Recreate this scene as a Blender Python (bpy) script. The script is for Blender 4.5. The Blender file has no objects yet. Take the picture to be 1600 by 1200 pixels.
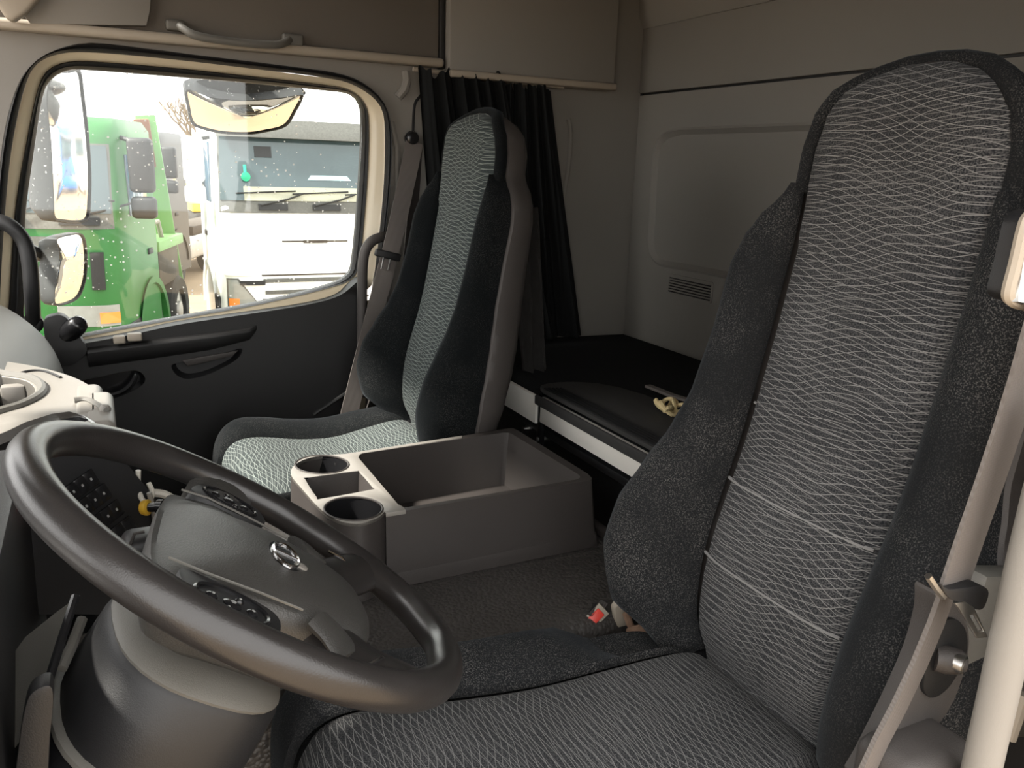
import bpy, bmesh, math, random
from mathutils import Vector, Matrix
from mathutils.geometry import tessellate_polygon

random.seed(7)
SC = bpy.context.scene
COL = SC.collection
PI = math.pi

# ------------------------------------------------------------------ camera
FPX = 1290.0                                   # focal length in pixels of the 1600 x 1200 frame
CAMP = Vector((0.0, 0.0, 1.15))
_Y = Vector((140 - 800, 238 - 600, FPX)).normalized()      # world Y (across the cab) seen in camera axes
_X = Vector((3470 - 800, 350 - 600, FPX)); _X = (_X - _Y * _X.dot(_Y)).normalized()
_Z = _X.cross(_Y)
if _Z.y > 0: _Z = -_Z
RIGHT = Vector((_X.x, _Y.x, _Z.x)); DOWN = Vector((_X.y, _Y.y, _Z.y)); FWD = Vector((_X.z, _Y.z, _Z.z))
cam_d = bpy.data.cameras.new('camera'); cam = bpy.data.objects.new('camera', cam_d); COL.objects.link(cam)
cam_d.sensor_width = 36.0; cam_d.sensor_fit = 'HORIZONTAL'; cam_d.lens = FPX / 1600 * 36
cam_d.clip_start = 0.02; cam_d.clip_end = 500
cam.matrix_world = Matrix(((RIGHT.x, -DOWN.x, -FWD.x, CAMP.x), (RIGHT.y, -DOWN.y, -FWD.y, CAMP.y),
                           (RIGHT.z, -DOWN.z, -FWD.z, CAMP.z), (0, 0, 0, 1)))
SC.camera = cam

# ------------------------------------------------------------------ light
world = bpy.data.worlds.new('overcast_sky'); SC.world = world; world.use_nodes = True
bg = world.node_tree.nodes['Background']
bg.inputs[0].default_value = (1.0, 0.985, 0.96, 1); bg.inputs[1].default_value = 1.4
sun_d = bpy.data.lights.new('sun', 'SUN'); sun = bpy.data.objects.new('sun', sun_d); COL.objects.link(sun)
sun_d.energy = 4.8; sun_d.angle = math.radians(5); sun_d.color = (1.0, 0.95, 0.86)
sun.rotation_euler = Vector((1.0, -0.05, -1.0)).to_track_quat('-Z', 'Y').to_euler()
SC.view_settings.view_transform = 'Standard'; SC.view_settings.look = 'None'
SC.view_settings.gamma = 1; SC.view_settings.use_curve_mapping = False
SC.view_settings.exposure = 1.6
SC.cycles.max_bounces = 8; SC.cycles.diffuse_bounces = 5; SC.cycles.glossy_bounces = 4
SC.cycles.transparent_max_bounces = 12
SC.cycles.use_denoising = True
SC.cycles.sample_clamp_indirect = 6.0

# ------------------------------------------------------------------ pixel helpers (a pixel gives a direction only)
def ray(x, y): return (RIGHT * (x - 800) + DOWN * (y - 600) + FWD * FPX).normalized()
def onY(x, y, Y): d = ray(x, y); return CAMP + d * ((Y - CAMP.y) / d.y)
def onX(x, y, X): d = ray(x, y); return CAMP + d * ((X - CAMP.x) / d.x)
def onZ(x, y, Z): d = ray(x, y); return CAMP + d * ((Z - CAMP.z) / d.z)
def onP(x, y, p0, n): d = ray(x, y); return CAMP + d * ((p0 - CAMP).dot(n) / d.dot(n))

# ------------------------------------------------------------------ materials
def srgb(r, g, b):
    f = lambda c: (c / 255 / 12.92) if c / 255 <= 0.04045 else ((c / 255 + 0.055) / 1.055) ** 2.4
    return (f(r), f(g), f(b))
MATS = {}
def nd(t, typ, **kw):
    n = t.nodes.new(typ)
    for k, v in kw.items():
        if k.startswith('i_'):
            n.inputs[int(k[2:])].default_value = v
        else: setattr(n, k, v)
    return n
def mat(name, col, rough=0.5, metal=0.0, bump=None, var=0.0, varscale=6.0, spec=0.5, coat=0.0, sheen=0.0, alpha=None, specks=None):
    """plain procedural surface: colour with slow variation, optional fine relief and specks"""
    m = bpy.data.materials.new(name); m.use_nodes = True
    t = m.node_tree; b = t.nodes['Principled BSDF']
    b.inputs['Roughness'].default_value = rough; b.inputs['Metallic'].default_value = metal
    b.inputs['Specular IOR Level'].default_value = spec; b.inputs['Coat Weight'].default_value = coat
    b.inputs['Sheen Weight'].default_value = sheen
    b.inputs['Base Color'].default_value = (*col, 1)
    tc = nd(t, 'ShaderNodeTexCoord')
    src = None
    if var > 0:
        nz = nd(t, 'ShaderNodeTexNoise'); nz.inputs['Scale'].default_value = varscale; nz.inputs['Detail'].default_value = 5
        t.links.new(tc.outputs['Object'], nz.inputs['Vector'])
        mx = nd(t, 'ShaderNodeMix', data_type='RGBA')
        mx.inputs[6].default_value = (*[c * (1 - var) for c in col], 1); mx.inputs[7].default_value = (*[min(1, c * (1 + var)) for c in col], 1)
        t.links.new(nz.outputs['Fac'], mx.inputs[0]); src = mx.outputs[2]
    if specks:                                   # (scale, threshold, colour)
        ns = nd(t, 'ShaderNodeTexNoise'); ns.inputs['Scale'].default_value = specks[0]; ns.inputs['Detail'].default_value = 2
        t.links.new(tc.outputs['Object'], ns.inputs['Vector'])
        gt = nd(t, 'ShaderNodeMapRange'); gt.inputs[1].default_value = specks[1]; gt.inputs[2].default_value = specks[1] + 0.04
        t.links.new(ns.outputs['Fac'], gt.inputs[0])
        mx = nd(t, 'ShaderNodeMix', data_type='RGBA'); mx.inputs[6].default_value = (*col, 1); mx.inputs[7].default_value = (*specks[2], 1)
        if src: t.links.new(src, mx.inputs[6])
        t.links.new(gt.outputs[0], mx.inputs[0]); src = mx.outputs[2]
    if src: t.links.new(src, b.inputs['Base Color'])
    if bump:                                     # (kind, scale, strength)
        k, s, st = bump
        if k == 'noise':
            n = nd(t, 'ShaderNodeTexNoise'); n.inputs['Scale'].default_value = s; n.inputs['Detail'].default_value = 3; o = n.outputs['Fac']
        elif k == 'pebble':
            n = nd(t, 'ShaderNodeTexVoronoi'); n.inputs['Scale'].default_value = s; o = n.outputs['Distance']
        else:
            n = nd(t, 'ShaderNodeTexWave', bands_direction='Y' if k == 'ribY' else 'X'); n.inputs['Scale'].default_value = s; o = n.outputs['Fac']
        t.links.new(tc.outputs['Object'], n.inputs['Vector'])
        bp = nd(t, 'ShaderNodeBump'); bp.inputs['Strength'].default_value = st; bp.inputs['Distance'].default_value = 0.002
        if k == 'pebble': bp.invert = True
        t.links.new(o, bp.inputs['Height']); t.links.new(bp.outputs['Normal'], b.inputs['Normal'])
    MATS[name] = m
    return m
def glass_mat(name, tint, refl=0.05, dirt=0.0):
    m = bpy.data.materials.new(name); m.use_nodes = True; t = m.node_tree
    for n in list(t.nodes): t.nodes.remove(n)
    out = nd(t, 'ShaderNodeOutputMaterial'); tr = nd(t, 'ShaderNodeBsdfTransparent'); tr.inputs[0].default_value = (*tint, 1)
    gl = nd(t, 'ShaderNodeBsdfGlossy'); gl.inputs['Roughness'].default_value = 0.02
    fr = nd(t, 'ShaderNodeFresnel'); fr.inputs[0].default_value = 1.45
    mx = nd(t, 'ShaderNodeMixShader'); t.links.new(fr.outputs[0], mx.inputs[0]); t.links.new(tr.outputs[0], mx.inputs[1]); t.links.new(gl.outputs[0], mx.inputs[2])
    last = mx.outputs[0]
    if dirt:
        tc = nd(t, 'ShaderNodeTexCoord'); df = nd(t, 'ShaderNodeBsdfTranslucent'); df.inputs[0].default_value = (0.9, 0.9, 0.88, 1)
        df2 = nd(t, 'ShaderNodeBsdfDiffuse'); df2.inputs[0].default_value = (0.9, 0.9, 0.88, 1)
        ad = nd(t, 'ShaderNodeMixShader'); ad.inputs[0].default_value = 0.5
        t.links.new(df.outputs[0], ad.inputs[1]); t.links.new(df2.outputs[0], ad.inputs[2])
        vo = nd(t, 'ShaderNodeTexVoronoi'); vo.inputs['Scale'].default_value = 95; vo.inputs['Randomness'].default_value = 1
        t.links.new(tc.outputs['Object'], vo.inputs['Vector'])
        ns = nd(t, 'ShaderNodeTexNoise'); ns.inputs['Scale'].default_value = 5.5; ns.inputs['Detail'].default_value = 4
        t.links.new(tc.outputs['Object'], ns.inputs['Vector'])
        r = nd(t, 'ShaderNodeMapRange'); r.inputs[1].default_value = 0.40; r.inputs[2].default_value = 0.75; r.inputs[3].default_value = 0.0; r.inputs[4].default_value = 0.75
        t.links.new(ns.outputs['Fac'], r.inputs[0])
        sx = nd(t, 'ShaderNodeSeparateXYZ'); t.links.new(vo.outputs['Color'], sx.inputs[0])
        gate = nd(t, 'ShaderNodeMath', operation='LESS_THAN'); t.links.new(sx.outputs[0], gate.inputs[0]); t.links.new(r.outputs[0], gate.inputs[1])
        rad = nd(t, 'ShaderNodeMapRange'); rad.inputs[3].default_value = 0.08; rad.inputs[4].default_value = 0.26; t.links.new(sx.outputs[1], rad.inputs[0])
        l0 = nd(t, 'ShaderNodeMath', operation='LESS_THAN'); t.links.new(vo.outputs['Distance'], l0.inputs[0]); t.links.new(rad.outputs[0], l0.inputs[1])
        lt = nd(t, 'ShaderNodeMath', operation='MULTIPLY'); t.links.new(l0.outputs[0], lt.inputs[0]); t.links.new(gate.outputs[0], lt.inputs[1])
        ml = nd(t, 'ShaderNodeMath', operation='MULTIPLY'); ml.inputs[1].default_value = dirt; t.links.new(lt.outputs[0], ml.inputs[0])
        m2 = nd(t, 'ShaderNodeMixShader'); t.links.new(ml.outputs[0], m2.inputs[0]); t.links.new(last, m2.inputs[1]); t.links.new(ad.outputs[0], m2.inputs[2])
        last = m2.outputs[0]
    t.links.new(last, out.inputs[0]); MATS[name] = m
    return m
def woven_net(name, base, line, dust, pitch=0.0098):
    """seat insert cloth: dark weave crossed by two families of thin wavy pale threads, with lint"""
    m = bpy.data.materials.new(name); m.use_nodes = True; t = m.node_tree; b = t.nodes['Principled BSDF']
    b.inputs['Roughness'].default_value = 0.95; b.inputs['Specular IOR Level'].default_value = 0.1
    b.inputs['Sheen Weight'].default_value = 0.05; b.inputs['Sheen Roughness'].default_value = 0.5
    uv = nd(t, 'ShaderNodeUVMap'); sp = nd(t, 'ShaderNodeSeparateXYZ'); t.links.new(uv.outputs[0], sp.inputs[0])
    def mth(op, a, bb=None, c=None):
        n = nd(t, 'ShaderNodeMath', operation=op)
        for i, x in enumerate((a, bb, c)):
            if x is None: continue
            if isinstance(x, (int, float)): n.inputs[i].default_value = x
            else: t.links.new(x, n.inputs[i])
        return n.outputs[0]
    nz = nd(t, 'ShaderNodeTexNoise'); nz.inputs['Scale'].default_value = 7.0; nz.inputs['Detail'].default_value = 1
    t.links.new(uv.outputs[0], nz.inputs['Vector'])
    nz2 = nd(t, 'ShaderNodeTexNoise'); nz2.inputs['Scale'].default_value = 5.0; nz2.inputs['Detail'].default_value = 1
    mp = nd(t, 'ShaderNodeMapping'); mp.inputs[1].default_value = (3.1, 5.7, 0); t.links.new(uv.outputs[0], mp.inputs[0]); t.links.new(mp.outputs[0], nz2.inputs['Vector'])
    vv = mth('DIVIDE', sp.outputs[1], pitch)
    u = sp.outputs[0]
    def family(amp, freq, ph, tilt, noise, na, width):
        s = mth('MULTIPLY', mth('SINE', mth('ADD', mth('MULTIPLY', u, freq), mth('ADD', mth('MULTIPLY', sp.outputs[1], 11.0), ph))), amp)
        f = mth('ADD', mth('ADD', vv, s), mth('ADD', mth('MULTIPLY', u, tilt), mth('MULTIPLY', noise, na)))
        d = mth('PINGPONG', f, 0.5)
        r = nd(t, 'ShaderNodeMapRange'); r.inputs[1].default_value = width * 0.35; r.inputs[2].default_value = width; r.inputs[3].default_value = 1; r.inputs[4].default_value = 0
        t.links.new(d, r.inputs[0]); return r.outputs[0]
    A = family(0.55, 26.0, 0.0, 17.0, nz.outputs['Fac'], 6.0, 0.050)
    B = family(0.6, 21.0, 2.2, -20.0, nz2.outputs['Fac'], 5.0, 0.050)
    Cc = family(0.8, 17.0, 4.0, 2.0, nz.outputs['Fac'], -6.0, 0.045)
    ln = mth('MAXIMUM', mth('MAXIMUM', A, B), mth('MULTIPLY', Cc, 0.8))
    # lint: fine flecks, denser where the cloth is worn
    fl = nd(t, 'ShaderNodeTexNoise'); fl.inputs['Scale'].default_value = 520; fl.inputs['Detail'].default_value = 3; t.links.new(uv.outputs[0], fl.inputs['Vector'])
    wr = nd(t, 'ShaderNodeTexNoise'); wr.inputs['Scale'].default_value = 6; wr.inputs['Detail'].default_value = 4; t.links.new(uv.outputs[0], wr.inputs['Vector'])
    wr_r = nd(t, 'ShaderNodeMapRange'); wr_r.inputs[1].default_value = 0.3; wr_r.inputs[2].default_value = 0.7; wr_r.inputs[3].default_value = 0.25; wr_r.inputs[4].default_value = 1.0; t.links.new(wr.outputs['Fac'], wr_r.inputs[0])
    fr = nd(t, 'ShaderNodeMapRange'); fr.inputs[1].default_value = 0.40; fr.inputs[2].default_value = 0.72; t.links.new(fl.outputs['Fac'], fr.inputs[0])
    du = mth('MULTIPLY', mth('MULTIPLY', fr.outputs[0], wr_r.outputs[0]), dust)
    m1 = nd(t, 'ShaderNodeMix', data_type='RGBA'); m1.inputs[6].default_value = (*base, 1); m1.inputs[7].default_value = (0.34, 0.335, 0.335, 1); t.links.new(du, m1.inputs[0])
    m2 = nd(t, 'ShaderNodeMix', data_type='RGBA'); m2.inputs[7].default_value = (*line, 1); t.links.new(m1.outputs[2], m2.inputs[6])
    t.links.new(mth('MULTIPLY', ln, 0.85), m2.inputs[0]); t.links.new(m2.outputs[2], b.inputs['Base Color'])
    bp = nd(t, 'ShaderNodeBump'); bp.inputs['Strength'].default_value = 0.35; bp.inputs['Distance'].default_value = 0.001
    t.links.new(fl.outputs['Fac'], bp.inputs['Height']); t.links.new(bp.outputs['Normal'], b.inputs['Normal'])
    MATS[name] = m
    return m
def velour(name, base, dust):
    m = bpy.data.materials.new(name); m.use_nodes = True; t = m.node_tree; b = t.nodes['Principled BSDF']
    b.inputs['Roughness'].default_value = 0.95; b.inputs['Specular IOR Level'].default_value = 0.08
    b.inputs['Sheen Weight'].default_value = 0.05; b.inputs['Sheen Roughness'].default_value = 0.4; b.inputs['Sheen Tint'].default_value = (0.8, 0.9, 1, 1)
    tc = nd(t, 'ShaderNodeTexCoord')
    fl = nd(t, 'ShaderNodeTexNoise'); fl.inputs['Scale'].default_value = 620; fl.inputs['Detail'].default_value = 4; t.links.new(tc.outputs['Object'], fl.inputs['Vector'])
    wr = nd(t, 'ShaderNodeTexNoise'); wr.inputs['Scale'].default_value = 7; wr.inputs['Detail'].default_value = 4; t.links.new(tc.outputs['Object'], wr.inputs['Vector'])
    r1 = nd(t, 'ShaderNodeMapRange'); r1.inputs[1].default_value = 0.5; r1.inputs[2].default_value = 0.75; t.links.new(fl.outputs['Fac'], r1.inputs[0])
    r2 = nd(t, 'ShaderNodeMapRange'); r2.inputs[1].default_value = 0.42; r2.inputs[2].default_value = 0.68; r2.inputs[3].default_value = 0.12; t.links.new(wr.outputs['Fac'], r2.inputs[0])
    a = nd(t, 'ShaderNodeMath', operation='MULTIPLY'); t.links.new(r1.outputs[0], a.inputs[0]); t.links.new(r2.outputs[0], a.inputs[1])
    a2 = nd(t, 'ShaderNodeMath', operation='MULTIPLY'); t.links.new(a.outputs[0], a2.inputs[0]); a2.inputs[1].default_value = dust
    mx = nd(t, 'ShaderNodeMix', data_type='RGBA'); mx.inputs[6].default_value = (*base, 1); mx.inputs[7].default_value = (0.42, 0.4, 0.38, 1); t.links.new(a2.outputs[0], mx.inputs[0])
    t.links.new(mx.outputs[2], b.inputs['Base Color'])
    bp = nd(t, 'ShaderNodeBump'); bp.inputs['Strength'].default_value = 0.3; bp.inputs['Distance'].default_value = 0.001
    t.links.new(fl.outputs['Fac'], bp.inputs['Height']); t.links.new(bp.outputs['Normal'], b.inputs['Normal'])
    MATS[name] = m
    return m

panel_grey = mat('grey_cab_lining', srgb(132, 128, 122), 0.75, bump=('noise', 900, 0.15), var=0.06, varscale=3)
lining_dark = mat('grey_fabric_lining', srgb(106, 101, 95), 0.95, bump=('noise', 700, 0.3), var=0.08, varscale=5, spec=0.15)
rail_mat = mat('pale_trim_plastic', srgb(162, 152, 138), 0.55, bump=('noise', 800, 0.1))
cream = mat('cream_painted_steel', srgb(214, 200, 172), 0.35, coat=0.3, var=0.04)
rubber = mat('black_rubber', (0.007, 0.007, 0.0075), 0.55, bump=('noise', 400, 0.1))
black = mat('black_plastic', (0.010, 0.010, 0.011), 0.5, bump=('noise', 900, 0.15), var=0.1)
gloss_black = mat('glossy_black_plastic', (0.01, 0.01, 0.011), 0.22)
door_dark = mat('charcoal_door_plastic', (0.009, 0.0087, 0.009), 0.55, bump=('noise', 800, 0.2), var=0.1, varscale=8)
dash_grey = mat('grey_dash_plastic', srgb(98, 96, 91), 0.5, bump=('noise', 900, 0.2), var=0.08, varscale=8)
dash_light = mat('pale_dash_plastic', srgb(126, 122, 116), 0.45, bump=('noise', 900, 0.15), var=0.05)
console_m = mat('dark_grey_console_plastic', srgb(56, 52, 50), 0.5, bump=('noise', 900, 0.25), var=0.1, varscale=9)
shell_m = mat('brown_grey_shell_plastic', srgb(66, 62, 60), 0.6, bump=('noise', 900, 0.25), var=0.08)
leather = mat('worn_black_leather', (0.021, 0.019, 0.0185), 0.30, bump=('noise', 700, 0.1), var=0.35, varscale=14)
hub_m = mat('grained_wheel_plastic', (0.045, 0.043, 0.040), 0.42, bump=('noise', 700, 0.3), var=0.12, varscale=10)
chrome = mat('chrome', (0.85, 0.85, 0.86), 0.12, metal=1.0)
steel = mat('brushed_steel', (0.55, 0.54, 0.52), 0.3, metal=1.0)
belt_m = mat('grey_belt_webbing', srgb(96, 90, 86), 0.8, bump=('ribX', 160, 0.3), var=0.06)
belt_dk = mat('dark_belt_webbing', srgb(64, 60, 58), 0.8, bump=('ribX', 160, 0.3), var=0.06)
curtain_m = mat('black_curtain_cloth', (0.007, 0.0078, 0.008), 0.85, bump=('noise', 500, 0.2), var=0.2, varscale=10, spec=0.2)
cloth_grey = mat('dark_grey_cloth', (0.03, 0.028, 0.027), 0.95, bump=('noise', 200, 0.5), var=0.4, varscale=30)
mattress_m = mat('black_ribbed_fabric', (0.017, 0.018, 0.019), 0.9, bump=('ribY', 50, 1.0), var=0.15, varscale=60, spec=0.12)
flap_m = mat('grey_ribbed_cover', (0.030, 0.029, 0.028), 0.8, bump=('ribY', 130, 0.5), var=0.15, varscale=40)
white_board = mat('white_bunk_board', srgb(226, 222, 214), 0.5, bump=('noise', 120, 0.15), var=0.04)
mat_rubber = mat('pebbled_rubber_mat', (0.05, 0.046, 0.043), 0.45, bump=('pebble', 150, 1.0), var=0.2, varscale=15)
carpet = mat('brown_black_carpet', (0.035, 0.026, 0.023), 0.95, bump=('noise', 300, 0.6), var=0.4, varscale=60)
red_m = mat('red_plastic', srgb(214, 62, 48), 0.4)
yellow_m = mat('yellow_plastic', srgb(200, 160, 50), 0.45)
cable_m = mat('pale_cable', srgb(200, 196, 186), 0.45)
rope_m = mat('beige_rope', srgb(205, 186, 140), 0.85, bump=('noise', 300, 0.5), var=0.2, varscale=80)
foam_m = mat('brown_worn_foam', srgb(128, 102, 84), 0.95, bump=('noise', 200, 0.5), var=0.3, varscale=50)
icon_m = mat('white_icon_print', (0.28, 0.28, 0.27), 0.5)
NET_D = woven_net('net_pattern_cloth', (0.016, 0.017, 0.0195), (0.26, 0.255, 0.25), 0.42)
NET_P = woven_net('net_pattern_cloth_clean_lit', (0.030, 0.038, 0.038), (0.28, 0.31, 0.29), 0.10)  # less lint; paler teal base carries window light on the same cloth
VEL_D = velour('charcoal_velour', (0.013, 0.0135, 0.0145), 0.42)
VEL_P = velour('charcoal_velour_clean', (0.0048, 0.0058, 0.0064), 0.12)
window_glass = glass_mat('dirty_window_glass', (0.97, 0.99, 0.98), dirt=0.85)
mirror_m = mat('mirror_glass', (0.82, 0.80, 0.76), 0.02, metal=1.0)
mirror_dirty = mat('dusty_mirror_glass', (0.82, 0.80, 0.76), 0.05, metal=1.0, specks=(140, 0.66, (0.3, 0.3, 0.3)))
housing_m = mat('grey_mirror_housing', (0.022, 0.023, 0.024), 0.6, var=0.2, varscale=20, specks=(120, 0.68, (0.4, 0.4, 0.4)))

# ------------------------------------------------------------------ mesh helpers
class MB:
    def __init__(s): s.v = []; s.f = []; s.uv = {}
    def add(s, verts, faces, uvs=None):
        o = len(s.v); s.v += [tuple(p) for p in verts]
        for fc in faces: s.f.append([i + o for i in fc])
        if uvs:
            for i, q in enumerate(uvs): s.uv[o + i] = q
        return s
    def box(s, x0, x1, y0, y1, z0, z1, M=None):
        P = [(x, y, z) for z in (z0, z1) for y in (y0, y1) for x in (x0, x1)]
        if M: P = [M @ Vector(p) for p in P]
        return s.add(P, [(0, 2, 3, 1), (4, 5, 7, 6), (0, 1, 5, 4), (2, 6, 7, 3), (0, 4, 6, 2), (1, 3, 7, 5)])
    def grid(s, rows, close_u=False, close_v=False, uvs=None, flip=False):
        nr = len(rows); nc = len(rows[0]); vs = [p for r in rows for p in r]; fs = []
        for i in range(nr if close_v else nr - 1):
            for j in range(nc if close_u else nc - 1):
                a = i * nc + j; b = i * nc + (j + 1) % nc; c = ((i + 1) % nr) * nc + (j + 1) % nc; d = ((i + 1) % nr) * nc + j
                fs.append((a, d, c, b) if flip else (a, b, c, d))
        return s.add(vs, fs, [q for r in uvs for q in r] if uvs else None)
    def loft(s, rings, cap=True, close=False):
        o = len(s.v); s.grid(rings, close_u=True, close_v=close); n = len(rings[0])
        if cap and not close:
            s.f.append([o + i for i in range(n)][::-1]); e = o + (len(rings) - 1) * n; s.f.append([e + i for i in range(n)])
        return s
    def tube(s, path, r, n=10, closed=False, cap=True, flat=None):
        """round (or flat = (half width, half thickness) with a width direction) sweep along a path"""
        path = [Vector(p) for p in path]; N = len(path); rings = []; up = None
        for i, p in enumerate(path):
            a = path[(i - 1) % N] if (closed or i > 0) else p; b = path[(i + 1) % N] if (closed or i < N - 1) else p
            t = (b - a).normalized()
            if flat:
                w = Vector(flat[2]); w = (w - t * w.dot(t)).normalized(); q = t.cross(w)
                hw, ht = flat[0], flat[1]
                rings.append([p + w * (hw * x) + q * (ht * y) for x, y in ((-1, -1), (1, -1), (1, 1), (-1, 1))]); continue
            if up is None: up = Vector((0, 0, 1)) if abs(t.z) < 0.9 else Vector((1, 0, 0))
            u = (up - t * up.dot(t)).normalized(); up = u; w = t.cross(u)
            rr = r(i / max(1, N - 1)) if callable(r) else r
            rings.append([p + u * (rr * math.cos(k * 2 * PI / n)) + w * (rr * math.sin(k * 2 * PI / n)) for k in range(n)])
        return s.loft(rings, cap, closed)
    def lathe(s, c, axis, prof, n=24, ref=None):
        """prof: (radius, height along axis)"""
        c = Vector(c); a = Vector(axis).normalized(); r0 = Vector(ref) if ref else (Vector((0, 0, 1)) if abs(a.z) < 0.9 else Vector((1, 0, 0)))
        u = (r0 - a * r0.dot(a)).normalized(); w = a.cross(u)
        return s.loft([[c + a * h + u * (r * math.cos(k * 2 * PI / n)) + w * (r * math.sin(k * 2 * PI / n)) for k in range(n)] for r, h in prof])
    def plate(s, outer, holes, fn, h0, h1):
        """flat plate with holes; fn(point2d, h) -> 3d; outer and holes are 2d loops"""
        loops = [outer] + holes; flat = [p for l in loops for p in l]
        tri = tessellate_polygon([[Vector((p[0], p[1], 0)) for p in l] for l in loops])
        n = len(flat)
        fs = [tuple(t) for t in tri] + [tuple(i + n for i in t[::-1]) for t in tri]
        o = 0
        for l in loops:
            m = len(l)
            for i in range(m): fs.append((o + i, o + (i + 1) % m, n + o + (i + 1) % m, n + o + i))
            o += m
        return s.add([fn(p, h1) for p in flat] + [fn(p, h0) for p in flat], fs)
    def build(s, name, m, parent=None, smooth=True, bevel=0.0, seg=2, angle=35, sub=0):
        me = bpy.data.meshes.new(name); me.from_pydata([tuple(p) for p in s.v], [], s.f); me.validate()
        bm = bmesh.new(); bm.from_mesh(me)
        uvl = None
        if s.uv:
            uvl = bm.loops.layers.uv.new('UVMap'); bm.verts.ensure_lookup_table()
            for fc in bm.faces:
                for lp in fc.loops: lp[uvl].uv = s.uv.get(lp.vert.index, (0, 0))
        bmesh.ops.recalc_face_normals(bm, faces=bm.faces)
        if bevel > 0:
            es = [e for e in bm.edges if len(e.link_faces) == 2 and e.calc_face_angle(0) > math.radians(angle)]
            bmesh.ops.bevel(bm, geom=es, offset=bevel, offset_type='OFFSET', segments=seg, profile=0.5, affect='EDGES', clamp_overlap=True)
        for fc in bm.faces: fc.smooth = smooth
        for e in bm.edges:
            if len(e.link_faces) == 2 and e.calc_face_angle(0) > math.radians(42): e.smooth = False
        bm.to_mesh(me); bm.free()
        o = bpy.data.objects.new(name, me); COL.objects.link(o); me.materials.append(m)
        if parent is not None: o.parent = parent
        if sub:
            md = o.modifiers.new('smooth', 'SUBSURF'); md.levels = sub; md.render_levels = sub
        return o
def local(mb, root):
    """shift a mesh that was laid out in world coordinates into its parent's space"""
    inv = root.matrix_basis.inverted()
    mb.v = [tuple(inv @ Vector(p)) for p in mb.v]
    return mb
def empty(name, loc=(0, 0, 0), rz=0.0):
    o = bpy.data.objects.new(name, None); COL.objects.link(o); o.location = loc; o.rotation_euler = (0, 0, rz); o.empty_display_size = 0.05
    return o
def tag(o, label=None, cat=None, group=None, kind=None):
    if label: o['label'] = label
    if cat: o['category'] = cat
    if group: o['group'] = group
    if kind: o['kind'] = kind
    return o
def copy_obj(o, parent):
    c = o.copy(); COL.objects.link(c); c.parent = parent
    return c
def spline(pts, per=6, closed=False):
    """Catmull-Rom through points of any dimension"""
    P = [tuple(p) for p in pts]; n = len(P); out = []
    rng = range(n) if closed else range(n - 1)
    for i in rng:
        g = lambda k: P[k % n] if closed else P[min(max(k, 0), n - 1)]
        p0, p1, p2, p3 = g(i - 1), g(i), g(i + 1), g(i + 2)
        for k in range(per):
            t = k / per
            out.append(tuple(0.5 * (2 * b + (c - a) * t + (2 * a - 5 * b + 4 * c - d) * t * t + (-a + 3 * b - 3 * c + d) * t ** 3) for a, b, c, d in zip(p0, p1, p2, p3)))
    if not closed: out.append(P[-1])
    return out
def rrect(x0, x1, y0, y1, r, n=5):
    out = []
    for cx, cy, a in ((x1 - r, y1 - r, 0), (x0 + r, y1 - r, 90), (x0 + r, y0 + r, 180), (x1 - r, y0 + r, 270)):
        for k in range(n + 1):
            t = math.radians(a + 90 * k / n); out.append((cx + r * math.cos(t), cy + r * math.sin(t)))
    return out
def lerp_table(tab, x):
    """piecewise smooth lookup: tab rows (x, a, b, ...)"""
    if x <= tab[0][0]: return tab[0][1:]
    for a, b in zip(tab, tab[1:]):
        if x <= b[0]:
            t = (x - a[0]) / (b[0] - a[0]); t = t * t * (3 - 2 * t) * 0.5 + t * 0.5
            return tuple(p + (q - p) * t for p, q in zip(a[1:], b[1:]))
    return tab[-1][1:]
def XYZ(l): return [tuple(p) for p in l]

# ================================================================== THE CAB SHELL
W, XR, YL, ZT = 2.25, 1.54, 0.31, 2.25          # passenger wall, rear wall, driver wall, roof
GROUND = -1.5
def struct(o, label=None): tag(o, label, kind='structure'); return o

ground = MB().box(-80, 80, -40, 90, GROUND - 0.3, GROUND).build('ground', mat('sandy_yard_ground', (0.25, 0.18, 0.11), 0.9, bump=('noise', 3, 0.4), var=0.25, varscale=0.7), smooth=False)
struct(ground)

floor = MB().box(-0.75, XR + 0.02, YL, W, -0.04, 0.0).build('floor', carpet, smooth=False); struct(floor)
tun = MB().box(-0.16, 0.84, 0.97, 1.56, 0.0, 0.465).build('engine_tunnel', mat_rubber, bevel=0.03, seg=3); struct(tun)
MB().box(0.825, 0.85, 0.97, 1.56, 0.45, 0.473).build('edge_strip', console_m, tun, bevel=0.006)

# passenger-side outlines, measured on the wall plane
S0 = [(-14, 470), (-9, 360), (0, 255), (10, 190), (25, 140), (42, 110), (70, 86), (110, 71), (150, 67), (230, 76), (300, 85), (400, 97), (470, 106), (520, 113), (560, 126), (590, 150), (606, 180), (612, 220), (608, 300), (600, 370), (588, 480), (576, 600)]
S1 = [(0, 470), (6, 360), (14, 265), (24, 200), (40, 132), (60, 98), (100, 83), (160, 83), (230, 89), (280, 94), (400, 108), (470, 116), (510, 122), (548, 131), (580, 150), (597, 172), (601, 205), (600, 280), (592, 370), (578, 480), (566, 600)]
S1c = [(2, 540), (0, 470), (6, 360), (14, 265), (24, 200), (40, 132), (60, 98), (100, 83), (160, 83), (280, 94), (400, 108), (510, 122), (548, 131), (580, 150), (597, 172), (601, 205), (600, 280), (592, 370), (584, 430), (568, 456), (480, 480), (380, 498), (280, 514), (200, 530), (100, 547)]
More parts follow.
